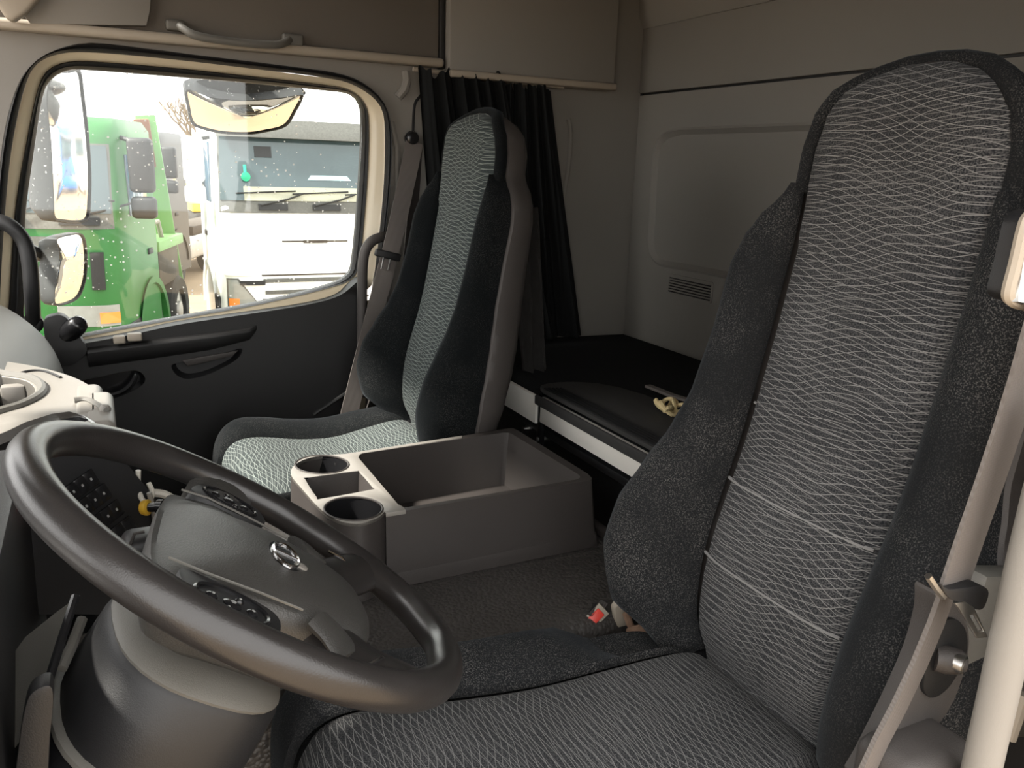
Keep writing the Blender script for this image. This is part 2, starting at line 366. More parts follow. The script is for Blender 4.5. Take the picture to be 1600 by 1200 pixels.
S2 = [(14, 520), (14, 470), (20, 380), (26, 310), (44, 208), (60, 136), (78, 107), (112, 96), (160, 97), (280, 107), (400, 120), (500, 132), (544, 140), (567, 158), (576, 188), (574, 280), (563, 400), (551, 434), (512, 450), (400, 476.5), (300, 494.5), (200, 512.5), (140, 524), (60, 537)]
S3 = [(40, 505), (38, 460), (38, 400), (40, 330), (52, 240), (66, 152), (80, 124), (104, 110), (140, 109), (280, 120), (400, 130), (500, 140), (545, 146), (561, 160), (566, 188), (562, 280), (552, 400), (541, 431), (500, 449), (400, 473), (300, 491), (200, 509), (143, 520), (80, 531)]
def wall_loop(pts, Y, closed=True, per=6): return [onY(x, y, Y) for x, y in spline(pts, per, closed)]
def resample(loop, n, closed=True):
    L = [Vector(p) for p in loop]; L2 = L + ([L[0]] if closed else [])
    d = [0.0]
    for a, b in zip(L2, L2[1:]): d.append(d[-1] + (b - a).length)
    out = []; k = 0
    for i in range(n):
        t = d[-1] * i / (n if closed else n - 1)
        while k < len(d) - 2 and d[k + 1] < t: k += 1
        s = (t - d[k]) / max(1e-9, d[k + 1] - d[k]); out.append(L2[k].lerp(L2[k + 1], s))
    return out

hole = [(p.x, p.z) for p in wall_loop(S0, W, closed=False)]
hole = hole + [(0.645, 0.08), (-0.23, 0.08)]
wr = MB().plate([(-0.78, 0.0), (XR + 0.02, 0.0), (XR + 0.02, 2.3), (-0.32, 2.3), (-0.42, 1.5), (-0.78, 0.9)], [hole], lambda p, h: (p[0], W + h, p[1]), 0.0, 0.05)
wall_right = wr.build('wall_right', panel_grey, smooth=False); struct(wall_right)
# soft pressed ridge and bracket on the pillar
b = MB(); b.tube([onY(634, 112, W - 0.004), onY(636, 126, W - 0.008), onY(632, 140, W - 0.008), onY(622, 152, W - 0.004)], 0.012, 8); b.build('pillar_bracket', panel_grey, wall_right)
b = MB(); b.tube([onY(612, 190, W - 0.002), onY(620, 230, W - 0.002), onY(620, 320, W - 0.002), onY(610, 420, W - 0.002)], 0.008, 8); b.build('pillar_ridge', panel_grey, wall_right)
b = MB(); b.tube([onY(x, y, W - 0.001) for x, y in spline([(668, 140), (655, 152), (647, 170), (645, 230)], 5)], 0.004, 6); b.build('pillar_groove', rubber, wall_right)
b = MB(); b.tube([onY(x, y, W - 0.001) for x, y in spline([(888, 186), (891, 210), (888, 260), (880, 310)], 5)], 0.008, 8); b.build('wall_ridge', panel_grey, wall_right)

# upper lining and rail
up = MB().box(-0.30, 0.868, W - 0.02, W + 0.0, 1.42, 2.24).build('upper_lining', lining_dark, wall_right, bevel=0.004)
rl = MB().box(-0.20, 0.876, W - 0.045, W, 1.402, 1.425).build('trim_1', rail_mat, bevel=0.009, seg=3); struct(rl)
# overlapping front panel beside the windscreen header
fp = MB(); pr = [onY(x, y, W - 0.03) for x, y in ((-30, -60), (48, 38), (140, 40), (228, 41), (233, 20), (240, -60))]
fp.plate([(p.x, p.z) for p in pr], [], lambda p, h: (p[0], W + h, p[1]), -0.045, -0.02); fp.build('header_side_panel', panel_grey, wall_right, bevel=0.008, seg=2)
ap = MB(); pr = [onY(x, y, W - 0.06) for x, y in ((-60, -60), (75, -30), (62, 0), (40, 24), (22, 36), (10, 30), (-10, 0), (-60, -10))]
ap.plate([(p.x, p.z) for p in pr], [], lambda p, h: (p[0], W + h, p[1]), -0.085, -0.045); ap.build('pillar_cap', rail_mat, wall_right, bevel=0.012, seg=3)
# locker front over the curtain
lk = empty('trim_2', (0.88, W, 1.38)); struct(lk)
local(MB().box(0.885, 1.412, W - 0.055, W, 1.396, 2.22), lk).build('locker_panel', panel_grey, lk, bevel=0.006)
local(MB().box(0.885, 1.416, W - 0.066, W, 1.378, 1.397), lk).build('locker_lip', rail_mat, lk, bevel=0.006, seg=3)
local(MB().box(0.868, 0.884, W - 0.028, W, 1.40, 2.22), lk).build('locker_seam', rubber, lk, bevel=0.003)

# ceiling, rear wall, driver-side wall, bulkhead
cg = MB().box(-0.36, XR + 0.04, YL - 0.05, W + 0.05, 2.22, 2.26).build('ceiling', lining_dark, smooth=False); struct(cg)
sh = MB().box(-0.46, 0.06, YL, W - 0.05, 1.66, 2.2).build('trim_3', panel_grey, bevel=0.03, seg=3); struct(sh)
wrear = empty('wall_rear', (XR, 0, 0)); struct(wrear)
rec = [(p.y, p.z) for p in [onX(x, y, XR) for x, y in spline([(1017, 350), (1020, 290), (1024, 240), (1036, 215), (1062, 206)], 5)]]
z_t = rec[-1][1]; rec = rec + [(1.0, z_t), (0.55, z_t), (0.55, 0.885)] + [(p.y, p.z) for p in [onX(x, y, XR) for x, y in spline([(1060, 415), (1030, 409), (1018, 395), (1015, 372)], 5)]]
cen = (sum(p[0] for p in rec) / len(rec), sum(p[1] for p in rec) / len(rec))
def grow(l, d):
    out = []; n = len(l)
    A = sum(l[i][0] * l[(i + 1) % n][1] - l[(i + 1) % n][0] * l[i][1] for i in range(n)); sg = 1 if A > 0 else -1
    for i in range(n):
        a, p, c = Vector(l[i - 1]), Vector(l[i]), Vector(l[(i + 1) % n])
        e1 = (p - a).normalized() if (p - a).length > 1e-6 else (c - p).normalized(); e2 = (c - p).normalized() if (c - p).length > 1e-6 else e1
        t = e1 + e2
        t = t.normalized() if t.length > 1e-6 else e1
        out.append((p.x + sg * t.y * d, p.y - sg * t.x * d))
    return out
rp = MB().plate([(YL, 0.0), (W - 0.004, 0.0), (W - 0.004, 1.374), (YL, 1.374)], [grow(rec, 0.012)], lambda p, h: (h, p[0], p[1]), 0.0, 0.02)
rp.build('rear_panel', panel_grey, wrear, smooth=False)
rb = MB(); g0 = grow(rec, 0.012); g1 = grow(rec, 0.005); g2 = grow(rec, -0.008)
rb.grid([[(0.0, *p) for p in g0], [(-0.004, *p) for p in g1], [(0.010, *p) for p in g2]], close_u=True); rb.build('recess_rim', panel_grey, wrear)
MB().plate(g2, [], lambda p, h: (h, p[0], p[1]), 0.010, 0.02).build('recess_panel', panel_grey, wrear, smooth=False)
MB().box(-0.002, 0.02, YL, W, 1.381, 1.566).build('rear_upper_strip', panel_grey, wrear, bevel=0.003)
MB().box(0.008, 0.03, YL, W, 1.36, 1.40).build('rear_seam', rubber, wrear, smooth=False)
MB().box(0.004, 0.03, W - 0.012, W, 0.0, 1.39).build('corner_seam', rubber, wrear, smooth=False)
MB().box(0.03, 0.06, YL - 0.06, W + 0.05, 0.0, 2.26).build('rear_backing', panel_grey, wrear, smooth=False)
u2 = MB(); u2.grid([[(-0.002, YL, 1.566), (-0.002, W, 1.566)], [(-0.02, YL, 1.60), (-0.02, W, 1.60)], [(-0.05, YL, 2.23), (-0.05, W, 2.23)]]); u2.build('rear_upper_panel', panel_grey, wrear)
wl = MB().box(0.70, XR + 0.02, YL - 0.06, YL, -0.1, 2.24)
wl.box(-0.40, 0.70, YL - 0.06, YL, 1.55, 2.24); wl.box(-0.75, -0.42, YL - 0.06, YL, -0.1, 0.95)
wall_left = wl.build('wall_left', panel_grey, smooth=False); struct(wall_left)
wf = MB().box(-0.80, -0.75, YL - 0.06, W + 0.05, -0.1, 0.92).build('wall_front', panel_grey, smooth=False); struct(wf)
sb = MB().box(-0.425, -0.42, YL + 0.03, 1.29, 1.12, 1.68).build('added_sun_blind', lining_dark, smooth=False)  # unseen blind, added to keep the sun off the driver seat and wheel
tag(sb, 'added out-of-view grey roller blind keeping sun off the driver seat', 'blind')
apl = MB(); apl.tube([(-0.74, YL, 0.9), (-0.44, YL, 1.62)], 0.04, 8); apl.build('trim_4', panel_grey); struct(bpy.data.objects['trim_4'])

# air vent in the rear panel
v = empty('air_vent', (XR, 1.92, 0.83)); tag(v, 'small grey slatted air vent in the rear wall panel above the bunk', 'vent')
c = [onX(x, y, XR) for x, y in ((1047, 431), (1112, 441), (1111, 469), (1046, 458))]
vz1, vz0, vy1, vy0 = 0.848, 0.800, 2.020, 1.825
fr = MB().plate(rrect(vy0 - 0.006, vy1 + 0.006, vz0 - 0.006, vz1 + 0.006, 0.008), [rrect(vy0, vy1, vz0, vz1, 0.004)], lambda p, h: (XR + h, p[0], p[1]), -0.004, 0.0)
local(fr, v).build('vent_frame', panel_grey, v, smooth=False)
local(MB().box(XR - 0.0012, XR - 0.0002, vy0, vy1, vz0, vz1), v).build('vent_back', rubber, v, smooth=False)
for k in range(6):
    z = vz0 + 0.004 + k * 0.008
    local(MB().box(XR - 0.0045, XR - 0.001, vy0, vy1, z, z + 0.0042), v).build('slat', panel_grey, v, smooth=False)

# ------------------------------------------------------------------ passenger door
door = empty('door_1', (0.2, W, 0.08)); struct(door)
o = resample(wall_loop(S0, W, False), 90, False); i_ = resample(wall_loop(S1, W, False), 90, False)
sl = MB(); rows = []
for t, dy in ((0.0, 0.004), (0.08, -0.010), (0.3, -0.022), (0.5, -0.016), (0.62, -0.020), (0.85, -0.014), (1.0, 0.004)):
    rows.append([a.lerp(c, t) + Vector((0, dy, 0)) for a, c in zip(o, i_)])
sl.grid(rows); local(sl, door).build('outer_door_seal', rubber, door)
N = 150
l1 = resample(wall_loop(S1c, W), N); l2 = resample(wall_loop(S2, W + 0.03), N); l3 = resample(wall_loop(S3, W + 0.05), N)
fr = MB(); fr.grid([l1, [p + Vector((0, 0.0, 0)) for p in [a.lerp(c, 0.12) for a, c in zip(l1, l2)]], [a.lerp(c, 0.5) + Vector((0, -0.008, 0)) for a, c in zip(l1, l2)], [a.lerp(c, 0.9) + Vector((0, -0.004, 0)) for a, c in zip(l1, l2)], l2], close_u=True)
local(fr, door).build('window_frame', cream, door)
si = MB(); si.grid([l2, [a.lerp(c, 0.15) + Vector((0, -0.008, 0)) for a, c in zip(l2, l3)], [a.lerp(c, 0.5) + Vector((0, -0.004, 0)) for a, c in zip(l2, l3)], [a.lerp(c, 0.6) + Vector((0, -0.007, 0)) for a, c in zip(l2, l3)], l3, [p + Vector((0, 0.02, 0)) for p in l3]], close_u=True)
local(si, door).build('inner_window_seal', rubber, door)
gp = MB().plate([(p.x, p.z) for p in l3], [], lambda p, h: (p[0], W + h, p[1]), 0.052, 0.056)
gw = local(gp, door).build('window_pane', window_glass, door, smooth=False)
# outer door skin under the window
MBs = MB().plate([(-0.23, 0.08), (0.645, 0.08)] + [(p.x, p.z) for p in [onY(x, y, W) for x, y in ((576, 600), (584, 470), (480, 488), (280, 522), (100, 552), (-14, 560))]], [], lambda p, h: (p[0], W + h, p[1]), 0.022, 0.05)
local(MBs, door).build('door_skin', cream, door, smooth=False)
# dark inner trim
tp = [onY(x, y, W - 0.03) for x, y in spline([(60, 549), (140, 535), (200, 524), (280, 507), (380, 492), (480, 476), (530, 462), (556, 442), (566, 436), (572, 450), (570, 520), (560, 600)], 4)]
def dz(x): return 0.0
recesses = []
rc1 = [(p.x, p.z) for p in [onY(x, y, W - 0.03) for x, y in spline([(268, 572), (282, 566), (330, 558), (372, 545), (378, 549), (368, 563), (330, 583), (295, 592), (276, 586)], 3, True)]]
rc2 = [(p.x, p.z) for p in [onY(x, y, W - 0.03) for x, y in spline([(120, 600), (160, 588), (205, 579), (222, 583), (226, 597), (205, 612), (160, 628), (125, 630)], 3, True)]]
tb = MB().plate([(-0.225, 0.10), (0.63, 0.10)] + [(p.x, p.z) for p in tp[::-1]] + [(-0.225, 0.66)], [rc1, rc2], lambda p, h: (p[0], W + h, p[1]), -0.03, 0.02)
local(tb, door).build('door_trim', door_dark, door, bevel=0.006, angle=50)
for nm, rc in (('pocket', rc1), ('pull_recess', rc2)):
    cx = sum(p[0] for p in rc) / len(rc); cz = sum(p[1] for p in rc) / len(rc); sm = [(cx + (x - cx) * 0.85, cz + (z - cz) * 0.8) for x, z in rc]
    q = MB().grid([[(x, W - 0.031, z) for x, z in rc], [(x, W - 0.005, z) for x, z in sm]], close_u=True)
    q.add([(x, W - 0.005, z) for x, z in sm], [list(range(len(sm)))]); local(q, door).build(nm, gloss_black if nm == 'pull_recess' else black, door)
q = MB(); q.tube([onY(x, y, W - 0.035) for x, y in spline([(168, 618), (190, 612), (205, 600), (213, 584)], 5)], lambda t: 0.005 + 0.004 * math.sin(PI * t), 8); local(q, door).build('door_lever', gloss_black, door)
q = MB(); q.plate([(p.x, p.z) for p in [onY(x, y, W - 0.03) for x, y in ((284, 562), (372, 547), (362, 556), (293, 572))]], [], lambda p, h: (p[0], W + h, p[1]), -0.036, -0.028); local(q, door).build('pocket_lip', console_m, door, bevel=0.002)
# arm ledge with switch
am = MB(); top = [(onY(x, y, W - 0.04)) for x, y in ((136, 548), (250, 533), (330, 524), (390, 516), (402, 511))]
rows = []
for k, p in enumerate(top):
    f = (1, 1, 0.9, 0.6, 0.15)[k]; rows.append([(p.x, W - 0.026, p.z + 0.006), (p.x, W - 0.028 - 0.018 * f, p.z + 0.003), (p.x, W - 0.028 - 0.024 * f, p.z - 0.004), (p.x, W - 0.028 - 0.020 * f, p.z - 0.022 * f - 0.004), (p.x, W - 0.028 - 0.008 * f, p.z - 0.036 * f - 0.005), (p.x, W - 0.026, p.z - 0.040 * f - 0.006)])
am.loft(rows); local(am, door).build('arm_ledge', door_dark, door, bevel=0.004)
for xa, xb, y in ((177, 196, 533), (199, 222, 529)):
    p, q2 = onY(xa, y, W - 0.05), onY(xb, y - 2, W - 0.05)
    local(MB().box(p.x, q2.x, W - 0.062, W - 0.035, p.z - 0.006, p.z + 0.012), door).build('window_switch', rail_mat, door, bevel=0.004, seg=3)
q = MB(); cc = onY(116, 512, W - 0.05)
q.lathe(cc, (0.5, -0.7, 0.5), [(0.0, 0.034), (0.012, 0.033), (0.02, 0.026), (0.024, 0.01), (0.026, -0.015), (0.03, -0.04)], 20); local(q, door).build('mirror_joystick', gloss_black, door)
q = MB(); bp = [onY(x, y, W - 0.045) for x, y in spline([(68, 505), (84, 493), (100, 494), (112, 506), (126, 528), (136, 548), (110, 570), (80, 560)], 4, True)]
q.plate([(p.x, p.z) for p in bp], [], lambda p, h: (p[0], W + h, p[1]), -0.05, -0.01); local(q, door).build('control_pod', black, door, bevel=0.008, seg=2, angle=60)
# diagonal map pocket ridge low on the door
q = MB(); q.tube([onY(490, 648, W - 0.034), onY(540, 615, W - 0.036), onY(560, 600, W - 0.034)], 0.006, 8); local(q, door).build('door_ridge', door_dark, door)

# grab handles
def handle(name, label, pts, r, m, ends=True):
    root = empty(name, tuple(Vector(pts[0]))); tag(root, label, 'grab handle')
    t = MB().tube(spline(pts, 6), r, 12); local(t, root).build('grip', m, root)
    for e in (pts[0], pts[-1]):
        e = Vector(e); s = MB().lathe(e - Vector((0, 0.012, 0)), (0, 1, 0), [(r * 1.0, -0.004), (r * 1.35, 0.0), (r * 1.4, 0.016)], 14)
        local(s, root).build('mount', m, root)
    return root
handle('pillar_grab_rail', 'black curved grab handle by the windscreen pillar of the door', [onY(-40, 350, W - 0.0), onY(-15, 344, W - 0.04), onY(14, 352, W - 0.05), onY(36, 375, W - 0.05), onY(46, 410, W - 0.05), onY(50, 460, W - 0.04), onY(52, 505, W - 0.0)], 0.017, black)
handle('pillar_grab_rail', 'dark curved grab handle on the pillar behind the passenger belt', [onY(612, 368, W + 0.0), onY(598, 370, W - 0.04), onY(580, 378, W - 0.055), onY(569, 398, W - 0.06), onY(566, 440, W - 0.06), onY(566, 520, W - 0.055), onY(566, 580, W - 0.05), onY(568, 610, W - 0.0)], 0.014, shell_m)
gh = empty('ceiling_grab_handle', tuple(onY(360, 55, W - 0.02))); tag(gh, 'grey grab handle on the lining above the door window', 'grab handle')
for (xa, ya), (xb, yb) in (((258, 30), (290, 50)), ((440, 52), (473, 74))):
    p, q2 = onY(xa, ya, W - 0.03), onY(xb, yb, W - 0.03)
    local(MB().box(p.x, q2.x, W - 0.045, W - 0.018, q2.z, p.z), gh).build('mount', dash_grey, gh, bevel=0.006, seg=3)
t = MB().tube([onY(x, y, yy) for x, y, yy in spline([(280, 40, W - 0.04), (288, 46, W - 0.05), (305, 55, W - 0.062), (340, 62, W - 0.066), (390, 68, W - 0.066), (430, 70, W - 0.06), (446, 66, W - 0.05), (452, 62, W - 0.04)], 5)], 0.0095, 10)
local(t, gh).build('grip', dash_grey, gh)

# ================================================================== BUNK, CURTAIN
ZB = 0.63
bk = empty('bunk_bed', (1.22, 1.3, 0)); tag(bk, 'low sleeping bunk with black ribbed mattress and white front boards', 'bed')
ms = MB(); rows = []
for yy in [YL + 0.02 + k * (W - 0.03 - YL - 0.02) / 30 for k in range(31)]:
    rows.append([(XR - 0.005, yy, ZB - 0.08), (XR - 0.005, yy, ZB - 0.008), (XR - 0.02, yy, ZB), (1.30, yy, ZB + 0.004), (1.1, yy, ZB + 0.004), (0.95, yy, ZB), (0.925, yy, ZB - 0.006), (0.914, yy, ZB - 0.02), (0.912, yy, ZB - 0.06), (0.93, yy, ZB - 0.08)])
ms.loft(rows); local(ms, bk).build('mattress', mattress_m, bk)
a, c = 1.655, 2.15
local(MB().box(0.898, 0.911, a, c, ZB - 0.072, ZB - 0.005), bk).build('front_board', white_board, bk, bevel=0.003)
local(MB().box(0.896, 0.909, YL + 0.03, 1.630, ZB - 0.060, ZB + 0.002), bk).build('front_board', white_board, bk, bevel=0.003)
local(MB().box(0.915, XR - 0.01, YL + 0.03, W - 0.02, ZB - 0.10, ZB - 0.081), bk).build('slab', black, bk, bevel=0.003)
local(MB().box(0.97, XR - 0.01, YL + 0.03, W - 0.02, 0.002, ZB - 0.10), bk).build('bunk_base', rubber, bk, bevel=0.01)
local(MB().box(0.902, 0.914, 1.632, 1.652, ZB - 0.12, ZB + 0.004), bk).build('bracket', gloss_black, bk, bevel=0.002)
for y_, z_ in ((1.72, ZB - 0.105), (1.645, ZB - 0.108)):
    local(MB().lathe((0.912, y_, z_), (-1, 0, 0), [(0.009, -0.02), (0.009, 0.0), (0.006, 0.006), (0.006, 0.012)], 10), bk).build('bolt', steel, bk)
fl = empty('bunk_cover_flap', (1.0, 1.2, ZB)); tag(fl, 'dark grey folding cover flap with ribbed edge lying on the bunk', 'cover')
ol = [(0.895, YL + 0.05), (1.10, YL + 0.05), (1.10, 1.50), (1.08, 1.58)] + spline([(1.05, 1.63), (1.0, 1.66), (0.95, 1.668), (0.91, 1.655), (0.897, 1.62)], 4)
f0 = MB().plate(ol, [], lambda p, h: (p[0], p[1], h), ZB + 0.013, ZB + 0.022); local(f0, fl).build('flap_board', flap_m, fl, bevel=0.005, angle=50)
local(MB().box(0.886, 0.8955, YL + 0.05, 1.642, ZB - 0.018, ZB + 0.006), bk).build('edge_lip', flap_m, bk, bevel=0.005, seg=3)
for k in range(5):
    local(MB().tube([(0.905 + k * 0.009, YL + 0.06, ZB + 0.023), (0.905 + k * 0.009, 1.625 - k * 0.003, ZB + 0.023)], 0.003, 6), fl).build('rib', black, fl)
# strap and rope lying on the flap
s = MB(); s.tube([onZ(x, y, ZB + 0.028) for x, y in ((1012, 603), (1030, 610), (1050, 618), (1090, 630))], 0, flat=(0.008, 0.003, (0.3, 1, 0)))
tag(s.build('loose_strap', belt_m), 'grey flat strap lying loose on the bunk flap', 'strap')
s = MB(); kx = onZ(1046, 641, ZB + 0.03)
s.tube([(kx.x + 0.022 * math.cos(t) * (1 + 0.3 * math.sin(2.3 * t)), kx.y + 0.03 * math.sin(t * 1.31), ZB + 0.029 + 0.009 * (1 + math.sin(t * 2.1))) for t in [k * 0.25 for k in range(70)]], 0.0045, 6)
tag(s.build('rope_knot', rope_m), 'small beige knotted rope lying on the bunk flap', 'rope')

cu = empty('curtain', (1.05, W - 0.06, 0.65)); tag(cu, 'black bunched curtain hanging behind the passenger seat', 'curtain')
tl = onY(658, 114, W - 0.03); 
def curtain_sheet(xt0, xt1, xb0, xb1, zt, zb, folds, amp, ph, yb, n=90, m=22, jag=0.01):
    rows = []
    for i in range(m):
        t = i / (m - 1); row = []
        for j in range(n):
            u = j / (n - 1); x = (xt0 + (xt1 - xt0) * u) * (1 - t) + (xb0 + (xb1 - xb0) * u) * t
            ztop = zt + jag * math.sin(u * 23 + ph) + jag * 0.7 * math.sin(u * 57 + ph * 2)
            z = ztop * (1 - t) + zb * t
            a = amp * (0.6 + 0.6 * t) * (math.sin(u * folds * 2 * PI + ph + 0.9 * math.sin(t * 3 + u * 9)) + 0.35 * math.sin(u * folds * 4.7 * PI + 1.3 * ph))
            row.append((x, yb + a - 0.03 * t, z))
        rows.append(row)
    return rows
g = MB(); g.grid(curtain_sheet(0.80, 1.055, 0.86, 1.22, 1.388, ZB + 0.02, 6, 0.016, 0.4, W - 0.055)); g.grid(curtain_sheet(0.80, 1.055, 0.86, 1.22, 1.385, ZB + 0.02, 6, 0.016, 0.4, W - 0.052))
local(g, cu).build('curtain_panel', curtain_m, cu)
g = MB(); g.grid(curtain_sheet(1.062, 1.20, 1.05, 1.335, 1.372, ZB + 0.015, 4, 0.014, 2.1, W - 0.052)); g.grid(curtain_sheet(1.062, 1.20, 1.05, 1.335, 1.369, ZB + 0.015, 4, 0.014, 2.1, W - 0.049))
local(g, cu).build('curtain_panel', curtain_m, cu)
local(MB().tube([(0.79, W - 0.035, 1.392), (1.25, W - 0.035, 1.378)], 0.006, 8), cu).build('curtain_rail', rail_mat, cu)
for k in range(5): 
    x = 0.90 + k * 0.016; local(MB().tube([(x, W - 0.05, 1.392), (x, W - 0.062, 1.380)], 0.0025, 5), cu).build('curtain_hook', rail_mat, cu)
# cloth hanging behind the seat
g = MB(); rows = []
for i in range(14):
    t = i / 13; row = []
    for j in range(24):
        u = j / 23; x = 0.955 + 0.075 * u + 0.01 * t; z = 1.05 * (1 - t) + (ZB + 0.005) * t
        row.append((x, 1.93 - 0.08 * t + 0.014 * math.sin(u * 13 + 2 * t) + 0.01 * math.sin(u * 29 + 5 * t), z))
    rows.append(row)
g.grid(rows); g.grid([[(x, y + 0.006, z) for x, y, z in r] for r in rows])
tag(g.build('hanging_cloth', cloth_grey), 'dark grey cloth hanging between the passenger seat and the curtain', 'cloth')

# ================================================================== SEATS
BACK = [  # height above the crease, insert half width, outer half width, bolster depth, shell depth
    (-0.04, 0.120, 0.175, 0.020, 0.060), (0.0, 0.122, 0.215, 0.045, 0.080), (0.05, 0.124, 0.250, 0.072, 0.095), (0.13, 0.128, 0.266, 0.084, 0.105),
    (0.20, 0.130, 0.262, 0.080, 0.110), (0.26, 0.131, 0.245, 0.066, 0.112), (0.32, 0.132, 0.225, 0.050, 0.112), (0.38, 0.133, 0.212, 0.040, 0.110),
    (0.48, 0.133, 0.207, 0.034, 0.105), (0.56, 0.134, 0.208, 0.032, 0.100), (0.60, 0.134, 0.200, 0.026, 0.098), (0.635, 0.135, 0.182, 0.016, 0.096), (0.66, 0.136, 0.158, 0.006, 0.094),
    (0.675, 0.138, 0.147, 0.002, 0.094), (0.72, 0.138, 0.147, 0.0, 0.094), (0.765, 0.128, 0.137, 0.0, 0.090), (0.79, 0.110, 0.120, 0.0, 0.082), (0.81, 0.080, 0.092, 0.0, 0.066), (0.823, 0.040, 0.052, 0.0, 0.05)]
def back_x(h, tilt):
    """centreline of the padding: reclined, with a lumbar swell and a headrest nodding forward"""
    return math.tan(tilt) * h - 0.018 * math.exp(-((h - 0.16) / 0.13) ** 2) - 0.022 * max(0, (h - 0.55) / 0.27) ** 2 + 0.03 * math.exp(-((h + 0.02) / 0.05) ** 2)
def make_seat(name, label, cx, cy, crease, tilt, net, vel, hs=1.0, cush=None, near_bolster=1.0, bol=1.0, wadd=0.0):
    root = empty(name, (cx, cy, 0)); tag(root, label, 'seat')
    zc = crease
    hh = [-0.04 + k * (0.823 + 0.04) / 60 for k in range(61)]
    # back shell
    rings = []
    for h in hh:
        wi, wo, d, sh_ = lerp_table(BACK, h); wi += wadd; wo += wadd * 0.5; x = back_x(h, tilt); z = zc + h * hs
        y0 = wo
        rings.append([(x + 0.028, y0 - 0.004, z), (x + 0.036, y0 + 0.004, z), (x + 0.05, y0 + 0.004, z), (x + sh_ * 0.8, y0 - 0.006, z), (x + sh_, y0 - 0.03, z), (x + sh_ + 0.012, y0 * 0.5, z), (x + sh_ + 0.015, 0, z),
                      (x + sh_ + 0.012, -y0 * 0.5, z), (x + sh_, -y0 + 0.03, z), (x + sh_ * 0.8, -y0 + 0.006, z), (x + 0.05, -y0 - 0.004, z), (x + 0.036, -y0 - 0.004, z), (x + 0.028, -y0 + 0.004, z), (x + 0.022, 0, z)])
    top = rings[-1]; mx = sum(p[0] for p in top) / len(top)
    rings.append([(mx + (p[0] - mx) * 0.5, p[1] * 0.4, p[2] + 0.006) for p in top])
    back = MB().loft(rings).build('backrest', shell_m, root)
    # insert
    rows = []; uvs = []
    s = 0.0
    for k, h in enumerate(hh):
        wi, wo, d, sh_ = lerp_table(BACK, h); wi += wadd; wo += wadd * 0.5; x = back_x(h, tilt); z = zc + h * hs
        row = []; ur = []
        for j in range(13):
            u = -1 + 2 * j / 12; y = u * wi; bul = 0.010 * (1 - u ** 6) + 0.012 * (u * u) * (0 if h > 0.6 else -0.4)
            edge = 0.016 * max(0, abs(u) - 0.83) / 0.17
            row.append((x - bul + edge + (0.03 * max(0, (h - 0.78) / 0.043) ** 2), y, z)); ur.append((y, h * hs))
        rows.append(row); uvs.append(ur)
    last = rows[-1]; rows.append([(p[0] + 0.022, p[1] * 0.85, p[2] + 0.005) for p in last]); uvs.append([(q[0], q[1] + 0.02) for q in uvs[-1]])
    MB().grid(rows, uvs=uvs).build('insert_panel', net, back)
    # padded rim round the headrest
    rp_ = []
    for h in [0.665 + k * 0.0125 for k in range(13)]:
        wi, wo, d, sh_ = lerp_table(BACK, h); rp_.append((back_x(h, tilt) + 0.016 + 0.03 * max(0, (h - 0.78) / 0.043) ** 2, wi + wadd + 0.004, zc + h * hs))
    wtop = rp_[-1]; arc = [(x, y, z) for x, y, z in rp_] + [(wtop[0] + 0.004, wtop[1] * 0.5, wtop[2] + 0.008), (wtop[0] + 0.005, 0, wtop[2] + 0.010), (wtop[0] + 0.004, -wtop[1] * 0.5, wtop[2] + 0.008)] + [(x, -y, z) for x, y, z in rp_[::-1]]
    MB().tube(arc, 0.0135, 10).build('headrest_rim', vel, back)
    # two side bolsters
    for sd in (-1, 1):
        rows = []
        for h in hh:
            if h > 0.69: continue
            wi, wo, d, sh_ = lerp_table(BACK, h); wi += wadd; wo += wadd * 0.5; x = back_x(h, tilt); z = zc + h * hs; w = wo - wi
            row = []
            for t, f in ((0.0, 0.010), (0.03, 0.0), (0.14, -0.38), (0.32, -0.74), (0.52, -0.97), (0.70, -1.0), (0.86, -0.84), (0.96, -0.5), (1.0, -0.08)):
                row.append((x + (f * d if f < 0 else f) - (0.006 if 0 < t < 1 else 0), sd * (wi + w * t), z))
            row.append((x + 0.03, sd * (wo + 0.001), z)); row.append((x + 0.036, sd * (wo - 0.012), z))
            rows.append(row)
        MB().grid(rows, flip=(sd < 0)).build('side_bolster', vel, back)
    # cushion
    L = [(0.045, -0.045), (0.015, -0.012), (-0.03, 0.0), (-0.12, 0.002), (-0.22, 0.003), (-0.32, 0.010), (-0.40, 0.020), (-0.455, 0.024), (-0.50, 0.018), (-0.53, -0.002), (-0.545, -0.035), (-0.548, -0.08)]
    if cush: L = [(x * cush[0], z + cush[1] * min(1, max(0, -x / 0.25))) for x, z in L]
    P = spline(L, 4); n = len(P)
    acc = [0.0]
    for a_, b_ in zip(P, P[1:]): acc.append(acc[-1] + math.dist(a_, b_))
    wi_f = lambda t: 0.128 + 0.052 * min(1, t * 1.25) - 0.03 * max(0, (t - 0.86) / 0.14) ** 2
    wo_f = lambda t: 0.225 + 0.040 * math.sin(min(1, t * 1.6) * PI / 2) - 0.035 * max(0, (t - 0.85) / 0.15) ** 2
    bh_f = lambda t: bol * (0.012 + 0.038 * math.sin(min(1, t * 1.5) * PI / 2)) * (1 - 0.9 * max(0, (t - 0.78) / 0.22))
    if bol < 0.5: bh_f = lambda t: (-0.066 + 0.088 * min(1, t / 0.36) ** 1.6) * (1 - 0.9 * max(0, (t - 0.78) / 0.22))
    rr = []
